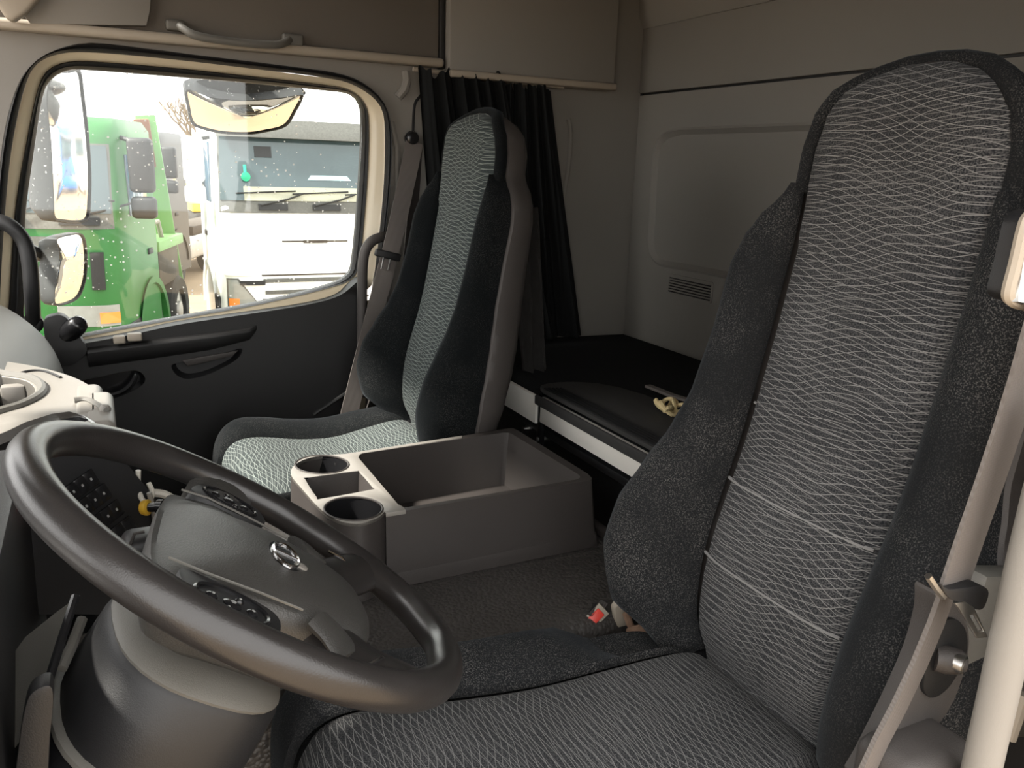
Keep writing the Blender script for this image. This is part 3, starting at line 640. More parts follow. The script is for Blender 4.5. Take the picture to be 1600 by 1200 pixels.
    for k in range(n):
        t = acc[k] / acc[-1]; x, z = P[k]; wo = wo_f(t) - 0.006 - (0.02 if near_bolster < 1 else 0)
        rr.append([(x + 0.012 * (t > 0.8), -wo, zc + z - 0.03), (x + 0.012 * (t > 0.8), wo, zc + z - 0.03), (x * 0.96 + 0.012, wo - 0.02, zc - 0.13), (x * 0.96 + 0.012, -wo + 0.02, zc - 0.13)])
    cb = MB().loft(rr).build('cushion', vel, root, bevel=0.0)
    rows = []; uvs = []
    for k in range(n):
        t = acc[k] / acc[-1]
        if t > 0.97: break
        x, z = P[k]; wi = wi_f(t); row = []; ur = []
        nx, nz = (0, 1)
        if k > 0: dx, dz_ = P[min(k + 1, n - 1)][0] - P[k - 1][0], P[min(k + 1, n - 1)][1] - P[k - 1][1]; l_ = math.hypot(dx, dz_); nx, nz = dz_ / l_, -dx / l_
        for j in range(13):
            u = -1 + 2 * j / 12; e = -0.016 * max(0, abs(u) - 0.85) / 0.15 + 0.006 * (1 - u * u)
            yy = u * wi * (1 if u > 0 or near_bolster == 1 else (wi + 0.05) / wi); row.append((x + nx * e, yy, zc + z + nz * e)); ur.append((yy, acc[k]))
        rows.append(row); uvs.append(ur)
    MB().grid(rows, uvs=uvs).build('insert_panel', net, cb)
    for sd in (-1, 1):
        rows = []
        for k in range(n):
            t = acc[k] / acc[-1]; x, z = P[k]; wi, wo, bh = wi_f(t) + (0.05 if sd < 0 and near_bolster < 1 else 0), wo_f(t), bh_f(t) * (near_bolster if sd < 0 else 1); wo -= (0.02 if near_bolster < 1 and sd < 0 else 0); w = wo - wi
            xo = -0.012 * max(0, (t - 0.8) / 0.2)
            row = [(x + xo * 0, sd * (wi - 0.004), zc + z - 0.010)]
            for tt, f in ((0.03, 0.05), (0.18, 0.55), (0.4, 0.92), (0.6, 1.0), (0.8, 0.85), (0.94, 0.45), (1.0, -0.1)): row.append((x + xo, sd * (wi + w * tt), zc + z + bh * (f if bh >= 0 or tt < 0.5 else 1.0 + 0.2 * tt)))
            row.append((x + xo, sd * (wo + 0.004), zc + z - 0.04)); row.append((x * 0.97 + 0.01, sd * (wo - 0.004), zc - 0.115))
            rows.append(row)
        q = MB().grid(rows, flip=(sd > 0)); e = rows[-1]
        q.build('side_bolster', vel, cb)
    # dark gap piece behind the cushion, seat frame and pedestal
    MB().box(0.005, 0.07, -0.20, 0.20, zc - 0.10, zc - 0.012).build('seat_hinge', gloss_black, root, bevel=0.02, seg=3)
    MB().box(-0.50, 0.06, -0.215, 0.215, zc - 0.20, zc - 0.125).build('seat_frame', black, root, bevel=0.02, seg=2)
    p = MB(); p.loft([[(-0.42, -0.18, 0.002), (0.04, -0.18, 0.002), (0.04, 0.18, 0.002), (-0.42, 0.18, 0.002)], [(-0.40, -0.16, 0.06), (0.02, -0.16, 0.06), (0.02, 0.16, 0.06), (-0.40, 0.16, 0.06)], [(-0.40, -0.17, zc - 0.20), (0.02, -0.17, zc - 0.20), (0.02, 0.17, zc - 0.20), (-0.40, 0.17, zc - 0.20)]])
    p.build('pedestal', rubber, root, bevel=0.012)
    return root
DX, DY, DZ = 0.700, 0.690, 0.500
seat_d = make_seat('driver_seat', 'dusty charcoal seat with net-pattern cloth beside the steering wheel', DX, DY, DZ, math.radians(11), NET_D, VEL_D, hs=0.945, bol=0.40, cush=(1.0, -0.016))
bk0 = [o_ for o_ in seat_d.children if o_.name.startswith('backrest')][0]
for h0, r0, y0_, y1_ in ((0.155, 0.0022, -0.118, 0.118), (0.265, 0.0022, -0.120, 0.120), (0.375, 0.0018, -0.08, 0.118)):
    MB().tube([(back_x(h0, math.radians(11)) - 0.0083 + 0.010 * (u / 0.13) ** 6 + 0.0048 * (u / 0.13) ** 2, u, DZ + h0 * 0.945) for u in [y0_ + (y1_ - y0_) * k / 16 for k in range(17)]], r0, 6).build('pull_seam', NET_D, bk0)
seat_p = make_seat('passenger_seat', 'clean charcoal seat with net-pattern cloth beside the door window', 0.655, 1.795, 0.525, math.radians(9.5), NET_P, VEL_P, hs=0.895, cush=(0.80, -0.045), near_bolster=0.25, bol=0.55, wadd=0.012)

# extras on the driver seat, all seen beside its cushion and back
def sadd(mb, nm, m, root=seat_d, **k): return local(mb, root).build(nm, m, root, **k)
pt = lambda x, y, Y: onY(x, y, Y)
q = MB().plate([(p.x, p.z) for p in [pt(x, y, 0.985) for x, y in ((972, 918), (984, 945), (979, 985), (972, 1000), (960, 1000), (956, 965), (953, 945))]], [], lambda p, h: (p[0], h, p[1]), 0.972, 0.985)
sadd(q, 'side_bracket', rail_mat, bevel=0.003)
q = MB().tube([pt(978, 958, 0.96), pt(984, 975, 0.955), pt(994, 992, 0.95)], 0.006, 8); sadd(q, 'torn_trim', foam_m)
q = MB().tube([pt(985, 988, 0.95), pt(1000, 985, 0.93), pt(1018, 988, 0.92)], 0.009, 8); sadd(q, 'torn_foam', foam_m)
# near side: plastic flank, recliner hole with steel pivot, rounded cover
fk = [pt(x, y, 0.415) for x, y in spline([(1468, 925), (1500, 955), (1512, 1000), (1500, 1060), (1478, 1110), (1440, 1160), (1400, 1230), (1352, 1230), (1368, 1195), (1408, 1115), (1446, 1030), (1464, 965)], 3, True)]
q = MB().plate([(p.x, p.z) for p in fk], [], lambda p, h: (p[0], h, p[1]), 0.412, 0.440); sadd(q, 'side_cover', shell_m, bevel=0.005, angle=60)
q = MB(); hp = [pt(x, y, 0.411) for x, y in spline([(1462, 975), (1488, 965), (1506, 985), (1505, 1025), (1480, 1070), (1455, 1088), (1441, 1080), (1440, 1060), (1450, 1010)], 3, True)]
q.plate([(p.x, p.z) for p in hp], [], lambda p, h: (p[0], h, p[1]), 0.408, 0.413); sadd(q, 'pivot_hole', rubber, bevel=0.001)
kp = pt(1478, 1030, 0.405)
sadd(MB().lathe(kp, (0.75, -0.6, -0.05), [(0.012, -0.01), (0.013, 0.0), (0.011, 0.012), (0.008, 0.016)], 14), 'pivot_sleeve', console_m)
kp = pt(1507, 1040, 0.39)
sadd(MB().lathe(kp, (0.3, -1, 0.0), [(0.0085, -0.02), (0.0085, 0.0), (0.0065, 0.001), (0.006, -0.008)], 14), 'pivot_tube', steel)
q = MB(); cpos = pt(1420, 1195, 0.40); q.box(cpos.x - 0.045, cpos.x + 0.05, 0.365, 0.43, cpos.z - 0.09, cpos.z + 0.03); sadd(q, 'lever_cover', shell_m, bevel=0.018, seg=4)
# buckle with red button
bk_ = empty('belt_buckle', tuple(pt(930, 1010, 1.0))); tag(bk_, 'dark seat belt buckle with red release button by the dusty seat', 'buckle')
P0 = pt(925, 970, 0.985); ax = (pt(940, 958, 0.985) - pt(908, 990, 0.985)).normalized(); up_ = Vector((0.35, -0.55, 0.75)); up_ = (up_ - ax * up_.dot(ax)).normalized(); wd = ax.cross(up_)
Mx = Matrix((ax, wd, up_)).transposed().to_4x4(); Mx.translation = P0
local(MB().box(-0.028, 0.028, -0.012, 0.012, -0.075, -0.004, Mx), bk_).build('buckle_body', black, bk_, bevel=0.005)
local(MB().box(-0.028, 0.028, -0.0115, 0.0115, -0.005, 0.0, Mx), bk_).build('buckle_rim', rail_mat, bk_, bevel=0.002)
local(MB().box(-0.021, 0.021, -0.0075, 0.0075, -0.003, 0.0028, Mx), bk_).build('release_button', red_m, bk_, bevel=0.0015)
local(MB().tube([P0 - up_ * 0.07, Vector((P0.x + 0.01, 0.99, 0.475)), Vector((P0.x + 0.02, 0.99, 0.467))], 0, flat=(0.016, 0.003, tuple(ax))), bk_).build('buckle_strap', belt_dk, bk_)

# ================================================================== STEERING WHEEL
WC = Vector((0.107, 0.738, 0.790)); wt, wy = 0.598, 0.046
wu = Vector((-math.sin(wy), math.cos(wy), 0)); wv = Vector((math.cos(wt) * math.cos(wy), math.cos(wt) * math.sin(wy), -math.sin(wt))); wn = wu.cross(wv)
if wn.z < 0: wn = -wn
def WP(u, v, n=0.0): return WC + wu * u + wv * v + wn * n
sw = empty('steering_wheel', tuple(WC)); tag(sw, 'large black leather steering wheel with four spokes and button pads', 'steering wheel')
def wadd(mb, nm, m, parent=None, **k): return local(mb, sw).build(nm, m, parent or sw, **k)
RW = 0.210
rings = []
for k in range(96):
    a = 2 * PI * k / 96; e = wu * math.cos(a) + wv * math.sin(a)
    grip = 0.0015 * math.cos(14 * a) if (math.sin(a) > 0.1) else 0
    ring = []
    for j in range(14):
        b_ = 2 * PI * j / 14; rr = 0.0165
        ring.append(WC + e * (RW + rr * math.cos(b_) + (grip if math.cos(b_) < -0.3 else 0)) + wn * (rr * 1.05 * math.sin(b_)))
    rings.append(ring)
wadd(MB().loft(rings, close=True), 'rim', leather)
# hub parts sit in a frame turned a little about the wheel axis (the wheel is not quite straight)
_ca, _sa = math.cos(math.radians(12)), math.sin(math.radians(12))
def HP(a, b_, n=0.0): return WP(a * _ca - b_ * _sa, a * _sa + b_ * _ca, n)
hubo = [(0.0, -0.090), (0.055, -0.089), (0.105, -0.082), (0.118, -0.060), (0.110, -0.020), (0.100, 0.030), (0.090, 0.075), (0.070, 0.108), (0.040, 0.124), (0.0, 0.128)]
hubo = hubo + [(-u, v) for u, v in hubo[-2:0:-1]]; hubo = spline(hubo, 4, True)
def hubring(sc, n, dv=0.0, tilt=0.0): return [HP(u * sc, (v - 0.02) * sc + 0.02 + dv, n + tilt * min(0.0, (v - 0.02) * sc)) for u, v in hubo]
hub = wadd(MB().loft([hubring(0.55, -0.085), hubring(0.82, -0.070), hubring(0.97, -0.045), hubring(1.02, -0.022), hubring(1.02, -0.012), hubring(0.97, -0.003, 0, 0.10), hubring(0.88, 0.003, 0, 0.12), hubring(0.65, 0.008, 0, 0.12), hubring(0.4, 0.011, 0, 0.08), hubring(0.05, 0.012)]), 'airbag_cover', hub_m)
# emblem: chrome oval loop with a bar, sitting in a shallow dark dip
EO = [(0.030 * math.cos(t), 0.026 + 0.0135 * math.sin(t)) for t in [k * 2 * PI / 28 for k in range(28)]]
wadd(MB().tube([HP(u, v, 0.0125) for u, v in EO], 0.0019, 6, closed=True), 'emblem', chrome, hub)
wadd(MB().plate([(u * 1.18, 0.026 + (v - 0.026) * 1.3) for u, v in EO], [], lambda p, h: HP(p[0], p[1], h), 0.006, 0.0118), 'emblem_field', gloss_black, hub)
wadd(MB().tube([HP(0.0, 0.013, 0.0128), HP(0.002, 0.039, 0.0128)], 0.0012, 6), 'emblem_bar', chrome, hub)
wadd(MB().lathe(HP(-0.012, 0.041, 0.0122), wn, [(0.007, -0.002), (0.007, 0.001), (0.004, 0.002)], 12), 'emblem_cap', dash_light, hub)
for sd in (-1, 1):
    def spoke(pts, hw, ht):
        rg = []
        P_ = spline(pts, 5)
        for i, p in enumerate(P_):
            p = Vector(p); t = (Vector(P_[min(i + 1, len(P_) - 1)]) - Vector(P_[max(i - 1, 0)])).normalized(); w_ = Vector((-t.y, t.x, 0)).normalized(); f = i / (len(P_) - 1); a_, b2 = hw[0] + (hw[1] - hw[0]) * f, ht[0] + (ht[1] - ht[0]) * f
            rg.append([HP(*(p + w_ * (a_ * math.cos(k * 2 * PI / 14)) + Vector((0, 0, 1)) * (b2 * math.sin(k * 2 * PI / 14)))) for k in range(14)])
        return MB().loft(rg)
    wadd(spoke([(sd * 0.085, -0.032, -0.020), (sd * 0.13, -0.030, -0.020), (sd * 0.175, -0.030, -0.012), (sd * 0.207, -0.032, -0.002)], (0.046, 0.036), (0.018, 0.013)), 'spoke', hub_m)
    wadd(spoke([(sd * 0.070, 0.075, -0.020), (sd * 0.100, 0.105, -0.018), (sd * 0.128, 0.133, -0.008), (sd * 0.148, 0.150, -0.001)], (0.034, 0.030), (0.018, 0.015)), 'spoke', leather)
    wadd(spoke([(sd * 0.098, 0.055, 0.000), (sd * 0.108, 0.072, -0.003), (sd * 0.120, 0.090, -0.010)], (0.020, 0.026), (0.008, 0.006)), 'spoke_cover', hub_m)
    pod = [(sd * u, v) for u, v in spline([(0.116, -0.066), (0.150, -0.062), (0.172, -0.050), (0.182, -0.020), (0.176, 0.008), (0.150, 0.018), (0.122, 0.014), (0.112, -0.020)], 4, True)]
    pd = wadd(MB().plate(pod, [], lambda p, h: HP(p[0], p[1], h), -0.030, -0.001), 'button_pad', black, bevel=0.003, angle=50)
    ov = [(sd * (0.146 + 0.024 * math.cos(t)), -0.024 + 0.031 * math.sin(t)) for t in [k * 2 * PI / 24 for k in range(24)]]
    wadd(MB().tube([HP(u, v, -0.0005) for u, v in ov], 0.0022, 6, closed=True), 'button_ring', gloss_black, pd)
    for (du, dv, r_) in ((0.0, 0.0, 0.008), (-0.012, 0.006, 0.004), (0.013, -0.004, 0.004), (0.0, 0.017, 0.005), (0.0, -0.017, 0.005)):
        c_ = HP(sd * (0.146 + du), -0.024 + dv, -0.0015); wadd(MB().lathe(c_, wn, [(r_, -0.002), (r_, 0.0015), (r_ * 0.7, 0.0028), (0.0005, 0.003)], 12), 'button', gloss_black, pd)
        c2 = HP(sd * (0.146 + du), -0.024 + dv, 0.0016); wadd(MB().lathe(c2, wn, [(r_ * 0.3, -0.001), (r_ * 0.3, 0.0004)], 6), 'button_icon', icon_m, pd)
    wadd(MB().tube([HP(sd * 0.112, 0.125, -0.001), HP(sd * 0.126, 0.113, 0.0035), HP(sd * 0.142, 0.100, 0.0)], 0.0016, 6), 'trim_line', chrome)
    wadd(MB().tube([HP(sd * 0.104, -0.078, -0.002), HP(sd * 0.110, -0.05, 0.001), HP(sd * 0.104, 0.0, 0.003), HP(sd * 0.098, 0.04, 0.003)], 0.0012, 6), 'trim_line', dash_grey)
# column under the wheel
scol = empty('steering_column', tuple(WP(0, 0, -0.25))); tag(scol, 'grey plastic steering column shroud below the wheel', 'steering column')
def cadd(mb, nm, m, parent=None, **k): return local(mb, scol).build(nm, m, parent or scol, **k)
def cring(rx, ry, n, dv=0.0, du=0.0): return [WP(du + rx * (abs(math.cos(t)) ** 0.75) * (1 if math.cos(t) > 0 else -1), dv + ry * (abs(math.sin(t)) ** 0.75) * (1 if math.sin(t) > 0 else -1), n) for t in [k * 2 * PI / 32 for k in range(32)]]
cadd(MB().loft([cring(0.055, 0.05, -0.080), cring(0.075, 0.068, -0.088), cring(0.090, 0.079, -0.094), cring(0.095, 0.082, -0.100), cring(0.093, 0.080, -0.104)]), 'upper_shroud', dash_grey)
cadd(MB().loft([cring(0.093, 0.080, -0.102), cring(0.097, 0.084, -0.109), cring(0.099, 0.085, -0.16), cring(0.096, 0.082, -0.185)]), 'shroud_body', black)
cadd(MB().loft([cring(0.099, 0.085, -0.183), cring(0.102, 0.089, -0.186), cring(0.102, 0.089, -0.190), cring(0.099, 0.085, -0.193)]), 'shroud_ring', dash_grey)
cadd(MB().loft([cring(0.098, 0.085, -0.191), cring(0.100, 0.087, -0.21), cring(0.100, 0.087, -0.27), cring(0.097, 0.084, -0.31)]), 'shroud_collar', gloss_black)
cadd(MB().loft([cring(0.096, 0.082, -0.305), cring(0.092, 0.080, -0.315), cring(0.086, 0.076, -0.36), cring(0.085, 0.072, -0.46)]), 'lower_shroud', hub_m)
#st = MB(); st.tube([WP(0.09, -0.05, -0.10), WP(0.14, -0.07, -0.095), WP(0.20, -0.085, -0.085), WP(0.235, -0.09, -0.08)], lambda t: 0.008 + 0.006 * t, 10); cadd(st, 'stalk', black)
#st = MB(); p_ = WP(0.235, -0.09, -0.08); st.lathe(WP(0.22, -0.088, -0.082), wu, [(0.012, 0), (0.017, 0.006), (0.017, 0.03), (0.012, 0.038)], 14); cadd(st, 'stalk_knob', gloss_black)

# ================================================================== DASHBOARD
db = empty('dashboard', (-0.2, 1.3, 0.4)); tag(db, 'grey and black truck dashboard with centre stack and rounded passenger end', 'dashboard')
def dadd(mb, nm, m, parent=None, **k): return local(mb, db).build(nm, m, parent or db, **k)
# rounded passenger end under the windscreen
rows = []
prof = [(-0.75, 0.90), (-0.55, 0.90), (-0.38, 0.885), (-0.26, 0.86), (-0.18, 0.82), (-0.125, 0.765), (-0.095, 0.70), (-0.085, 0.62), (-0.10, 0.52), (-0.16, 0.42)]
prof = spline(prof, 3)
for yy in (1.50, 1.58, 1.75, 1.95, 2.05, 2.11, 2.15, 2.17):
    k = max(0, (yy - 1.97) / 0.2); rows.append([(x - 0.03 * k * k, yy, z - 0.015 * k * k) for x, z in prof])
g = MB(); g.grid(rows); 
for r_ in (rows[0], rows[-1]): g.add(list(r_) + [(-0.75, r_[0][1], 0.42)], [list(range(len(r_) + 1))])
dadd(g, 'passenger_dash', dash_grey)
dadd(MB().box(-0.75, -0.16, 0.40, 1.5, 0.40, 0.80), 'dash_core', black, bevel=0.03, seg=3)
dadd(MB().box(-0.5, -0.13, 1.5, 2.24, 0.12, 0.48), 'passenger_knee_panel', black, bevel=0.03, seg=3)
# centre stack: top tray with cup recess
ZD = 0.80
ct = [onZ(x, y, ZD) for x, y in spline([(-70, 552), (0, 563), (60, 573), (112, 588), (146, 606), (165, 626), (170, 644), (160, 652), (132, 652), (100, 648), (60, 655), (0, 678), (-70, 705)], 4, True)]
rim = [onZ(x, y, ZD) for x, y in spline([(-60, 582), (0, 588), (38, 594), (54, 606), (50, 618), (30, 630), (0, 640), (-60, 650)], 4, True)]
tp_ = MB().plate([(p.x, p.y) for p in ct], [[(p.x, p.y) for p in rim]], lambda p, h: (p[0], p[1], h), ZD - 0.05, ZD); ctop = dadd(tp_, 'stack_top', dash_light, bevel=0.006, angle=50, seg=3)
dadd(MB().grid([[(p.x, p.y, ZD - 0.001) for p in rim], [(p.x, p.y, ZD - 0.06) for p in rim]], close_u=True), 'tray_wall', dash_grey, ctop)
dadd(MB().plate([(p.x, p.y) for p in rim], [], lambda p, h: (p[0], p[1], h), ZD - 0.064, ZD - 0.056), 'tray_floor', dash_grey, ctop, smooth=False)
rr_ = [Vector((p.x, p.y, ZD + 0.002)) for p in grow([Vector((p.x, p.y)) for p in rim], 0.010) and [Vector((a_, b2, 0)) for a_, b2 in grow([(p.x, p.y) for p in rim], 0.010)]]
dadd(MB().tube([(p.x, p.y, ZD + 0.001) for p in rr_], 0.007, 8, closed=True), 'tray_rim', dash_grey, ctop)
cpx = onZ(28, 622, ZD - 0.03); dadd(MB().box(cpx.x - 0.022, cpx.x + 0.012, cpx.y - 0.01, cpx.y + 0.012, ZD - 0.058, ZD - 0.008), 'tray_clip', dash_light, ctop, bevel=0.004)
dadd(MB().tube([onZ(x, y, ZD + 0.001) for x, y in spline([(24, 586), (45, 580), (70, 580), (95, 590)], 4)], 0.0025, 6), 'stack_seam', rubber, ctop)
# stack body, light lids on the end, black driver-side face with switches
bl = [Vector((p.x, p.y)) for p in ct]
body = MB().loft([[(p.x - 0.006, p.y, ZD - 0.045) for p in ct], [(p.x - 0.008, p.y + 0.0, ZD - 0.10) for p in ct], [(p.x - 0.03, p.y + 0.02, 0.46) for p in ct], [(p.x - 0.05, p.y + 0.03, 0.424) for p in ct]]); dadd(body, 'stack_body', black)
for (xa, ya, xb, yb, h_) in ((128, 606, 148, 640, 0.05), (146, 618, 164, 655, 0.05)):
    p, q2 = onZ(xa, ya, ZD - 0.004), onZ(xb, yb, ZD - 0.004); Mx = Matrix.Translation(Vector(((p.x + q2.x) / 2, (p.y + q2.y) / 2, ZD - 0.03)))
    dadd(MB().box(-0.020, 0.020, -0.10, 0.07, -0.045, 0.032, Mx), 'stack_lid', dash_light, bevel=0.012, seg=4)
dadd(MB().tube([onZ(x, y, ZD + 0.004) for x, y in spline([(116, 625), (135, 624), (152, 632), (166, 641)], 4)], 0.004, 8), 'lid_strap', dash_grey)
kp = onZ(164, 638, ZD + 0.004); dadd(MB().lathe(kp, (0, 0, 1), [(0.007, -0.01), (0.008, 0.0), (0.005, 0.005), (0.0005, 0.006)], 12), 'lid_knob', dash_light)
hd = MB(); hp_ = [onZ(x, y, ZD) for x, y in ((-60, 712), (0, 688), (40, 668), (80, 655), (108, 651), (130, 657), (142, 668))]
hd.grid([[p + Vector((0.0, 0.012, 0.004)) for p in hp_], [p + Vector((0.012, -0.012, 0.002)) for p in hp_], [p + Vector((0.018, -0.02, -0.015)) for p in hp_], [p + Vector((0.012, -0.012, -0.05)) for p in hp_]]); dadd(hd, 'hood_edge', gloss_black)
# switch panel facing the driver
pc = onY(150, 800, 1.10); pn = Vector((0.55, -0.80, 0.25)).normalized()
def SP(x, y, e=0.0): return onP(x, y, pc, pn) + pn * e
pan = [SP(x, y) for x, y in ((40, 700), (170, 690), (260, 800), (300, 960), (60, 960), (20, 820))]
g = MB(); g.add([p for p in pan] + [p - pn * 0.02 for p in pan], [(0, 1, 2, 3, 4, 5), (6, 7, 8, 9, 10, 11), (0, 6, 7, 1), (1, 7, 8, 2), (2, 8, 9, 3), (3, 9, 10, 4), (4, 10, 11, 5), (5, 11, 6, 0)]); swp = dadd(g, 'switch_panel', black, smooth=False)
ex = (SP(133, 753) - SP(106, 772)).normalized(); ey = pn.cross(ex).normalized()
for r, (x0, y0, x1, y1) in enumerate(((92, 783, 146, 744), (112, 806, 166, 766), (132, 832, 186, 791), (152, 858, 205, 816))):
    for k in range(4):
        t = (k + 0.5) / 4; c_ = SP(x0 + (x1 - x0) * t, y0 + (y1 - y0) * t, 0.0)
        Mx = Matrix((ex, ey, pn)).transposed().to_4x4(); Mx.translation = c_
        red_one = (r == 0 and k == 0)
        b_ = dadd(MB().box(-0.0085, 0.0085, -0.011, 0.011, 0.0, 0.0045, Mx), 'switch', red_m if red_one else gloss_black, swp, bevel=0.0015)
        if not red_one and r < 3: dadd(MB().box(-0.0013, 0.0013, -0.0018, 0.0018, 0.0044, 0.0047, Mx), 'switch_icon', icon_m, swp, smooth=False)
    dadd(MB().tube([SP(x0 - 2, y0 + 12, 0.001), SP(x1 + 2, y1 + 12, 0.001)], 0.0011, 5), 'panel_rib', console_m, swp)
# knee panels around the column
kn = MB(); rows = []
for x, y, Y in ((-40, 1000, 0.70), (20, 1010, 0.66), (70, 1000, 0.66), (112, 970, 0.70)): pass
rows = [[onY(x, y, 0.80) for x, y in ((-40, 1120), (0, 1050), (40, 995), (90, 955), (125, 930))], [onY(x, y, 0.72) for x, y in ((-60, 1330), (-40, 1260), (0, 1200), (30, 1160), (70, 1090))]]
kn.grid(rows); dadd(kn, 'knee_panel', dash_grey)
kn = MB(); kn.grid([[onY(x, y, 0.86) for x, y in ((80, 1040), (110, 1000), (145, 985), (160, 1000))], [onY(x, y, 0.80) for x, y in ((64, 1210), (80, 1130), (110, 1060), (150, 1030))], [onY(x, y, 0.74) for x, y in ((50, 1400), (64, 1320), (90, 1260), (140, 1240))]]); dadd(kn, 'column_surround', dash_light)
kn = MB(); kn.tube([onY(118, 932, 0.78), onY(96, 1000, 0.74), onY(76, 1065, 0.71)], 0.004, 8); dadd(kn, 'knee_trim', gloss_black)
kn = MB(); kn.tube([onY(128, 968, 0.79), onY(112, 1010, 0.76), onY(96, 1045, 0.74)], 0.005, 8); dadd(kn, 'knee_rod', dash_grey)
pk = [onY(x, y, 0.66) for x, y in spline([(78, 1066), (52, 1076), (40, 1100), (30, 1160), (26, 1230), (70, 1230), (78, 1150), (84, 1090)], 3, True)]
dadd(MB().plate([(p.x, p.z) for p in pk], [], lambda p, h: (p[0], h, p[1]), 0.655, 0.675), 'knee_pocket', black, bevel=0.004, angle=60)
dadd(MB().box(-0.14, -0.10, 0.42, 1.12, 0.10, 0.80), 'lower_dash', black, bevel=0.01)

# cables by the stack
def cable(name, label, pts, r, m, Y):
    o_ = MB().tube([onY(x, y, Y + dy) for x, y, dy in spline(pts, 6)], r, 8).build(name, m); tag(o_, label, 'cable'); return o_
cable('cable', 'white looped cable hanging beside the dark switch panel', [(216, 735, 0.0), (216, 760, 0.0), (222, 780, -0.02), (232, 786, -0.02), (238, 770, 0.0), (232, 755, 0.01)], 0.0035, cable_m, 1.15)
cable('cable', 'pale thick cable curving from the dash stack toward the cup tray', [(236, 770, 0.0), (255, 772, 0.0), (272, 782, 0.0), (284, 800, 0.0), (290, 830, -0.02)], 0.006, cable_m, 1.2)
cable('cable', 'thin grey cable hanging straight down past the yellow plug', [(233, 770, 0.0), (240, 800, 0.0), (244, 830, -0.01), (244, 858, -0.01)], 0.0035, dash_light, 1.13)
pg = empty('power_plug', tuple(onY(228, 795, 1.10))); tag(pg, 'yellow ringed power socket with black knob beside the cables', 'plug')
local(MB().lathe(onY(227, 793, 1.10), (0.8, -0.5, 0.1), [(0.009, -0.004), (0.0105, 0.0), (0.0105, 0.004), (0.008, 0.006)], 16), pg).build('plug_ring', yellow_m, pg)
local(MB().lathe(onY(229, 793, 1.098), (0.8, -0.5, 0.1), [(0.006, 0), (0.006, 0.014), (0.010, 0.016), (0.010, 0.024), (0.006, 0.026)], 14), pg).build('plug_knob', gloss_black, pg)
kb = empty('key_cover', tuple(onY(220, 850, 0.95))); 
tag(kb, 'black rounded lever housing between the wheel hub and switch panel', 'lever')
g = MB(); c_ = onY(222, 852, 0.98); g.box(c_.x - 0.022, c_.x + 0.022, 0.955, 1.005, c_.z - 0.05, c_.z + 0.016); local(g, kb).build('lever_housing', black, kb, bevel=0.012, seg=3)
g = MB().tube([onY(204, 850, 0.952), onY(210, 834, 0.952), onY(226, 831, 0.952)], 0.002, 6); local(g, kb).build('housing_edge', console_m, kb)

# ================================================================== CENTRE CONSOLE BIN
ZC = 0.60
cs = empty('storage_console', (0.55, 1.36, 0.465)); tag(cs, 'dark grey open storage console with cup holders on the engine tunnel', 'console')
def kadd(mb, nm, m, parent=None, **k): return local(mb, cs).build(nm, m, parent or cs, **k)
z2 = lambda l: [(p.x, p.y) for p in [onZ(x, y, ZC) for x, y in l]]
outer = z2([(795, 669), (802, 669), (810, 673), (918, 740), (925, 747), (923, 750), (760, 777), (603, 803)]) + z2(spline([(601, 800), (590, 809), (564, 818), (532, 815), (502, 797), (470, 762), (455, 743), (458, 730), (475, 719), (500, 713), (540, 710)], 4)) + z2([(660, 691)])
cup1 = z2([(503 + 42 * math.cos(t), 727 + 14.5 * math.sin(t)) for t in [k * 2 * PI / 28 for k in range(28)]])
cup2 = z2([(552 + 46 * math.cos(t), 796 + 18.5 * math.sin(t)) for t in [k * 2 * PI / 28 for k in range(28)]])
sq = z2(spline([(477, 750), (482, 747), (555, 737), (562, 739), (582, 762), (580, 766), (503, 780), (495, 778)], 3, True))
bn = z2([(562, 711), (566, 709), (786, 676), (795, 676), (800, 678), (905, 742), (906, 746), (902, 749), (640, 792), (630, 793), (622, 789), (560, 716)])
dv_ = z2([(722, 681), (700, 686), (560, 706), (555, 712), (560, 720), (622, 793), (634, 797.5)])
fr_out = z2([(634, 798), (603, 803)]) + z2(spline([(601, 800), (590, 809), (564, 818), (532, 815), (502, 797), (470, 762), (455, 743), (458, 730), (475, 719), (500, 713), (540, 710)], 4)) + z2([(660, 691), (722, 681.5)]) + z2([(722, 685), (566, 709), (562, 711), (560, 716), (622, 789), (630, 793)])
kadd(MB().plate(fr_out, [cup1, cup2, sq], lambda p, h: (p[0], p[1], h), ZC - 0.0055, ZC + 0.0012), 'sunlit_tray_top', dash_light, bevel=0.0008, angle=60)  # paler colour paints sunlight on the tray and rims; same plastic as the console
body = MB().plate(outer, [cup1, cup2, sq, bn], lambda p, h: (p[0], p[1], h), ZC - 0.006, ZC)
cx_ = sum(p[0] for p in outer) / len(outer); cy_ = sum(p[1] for p in outer) / len(outer)
flare = lambda s: [(cx_ + (x - cx_) * (1 + s * 1.0), cy_ + (y - cy_) * (1 + s * 0.5)) for x, y in outer]
body.grid([[(x, y, ZC - 0.005) for x, y in outer], [(x, y, 0.49) for x, y in flare(0.035)]], close_u=True)
cbod = kadd(body, 'console_body', console_m, bevel=0.0)
pl = MB().grid([[(x, y, 0.492) for x, y in flare(0.032)], [(x, y, 0.489) for x, y in flare(0.042)], [(x, y, 0.466) for x, y in flare(0.055)]], close_u=True); kadd(pl, 'plinth', console_m)
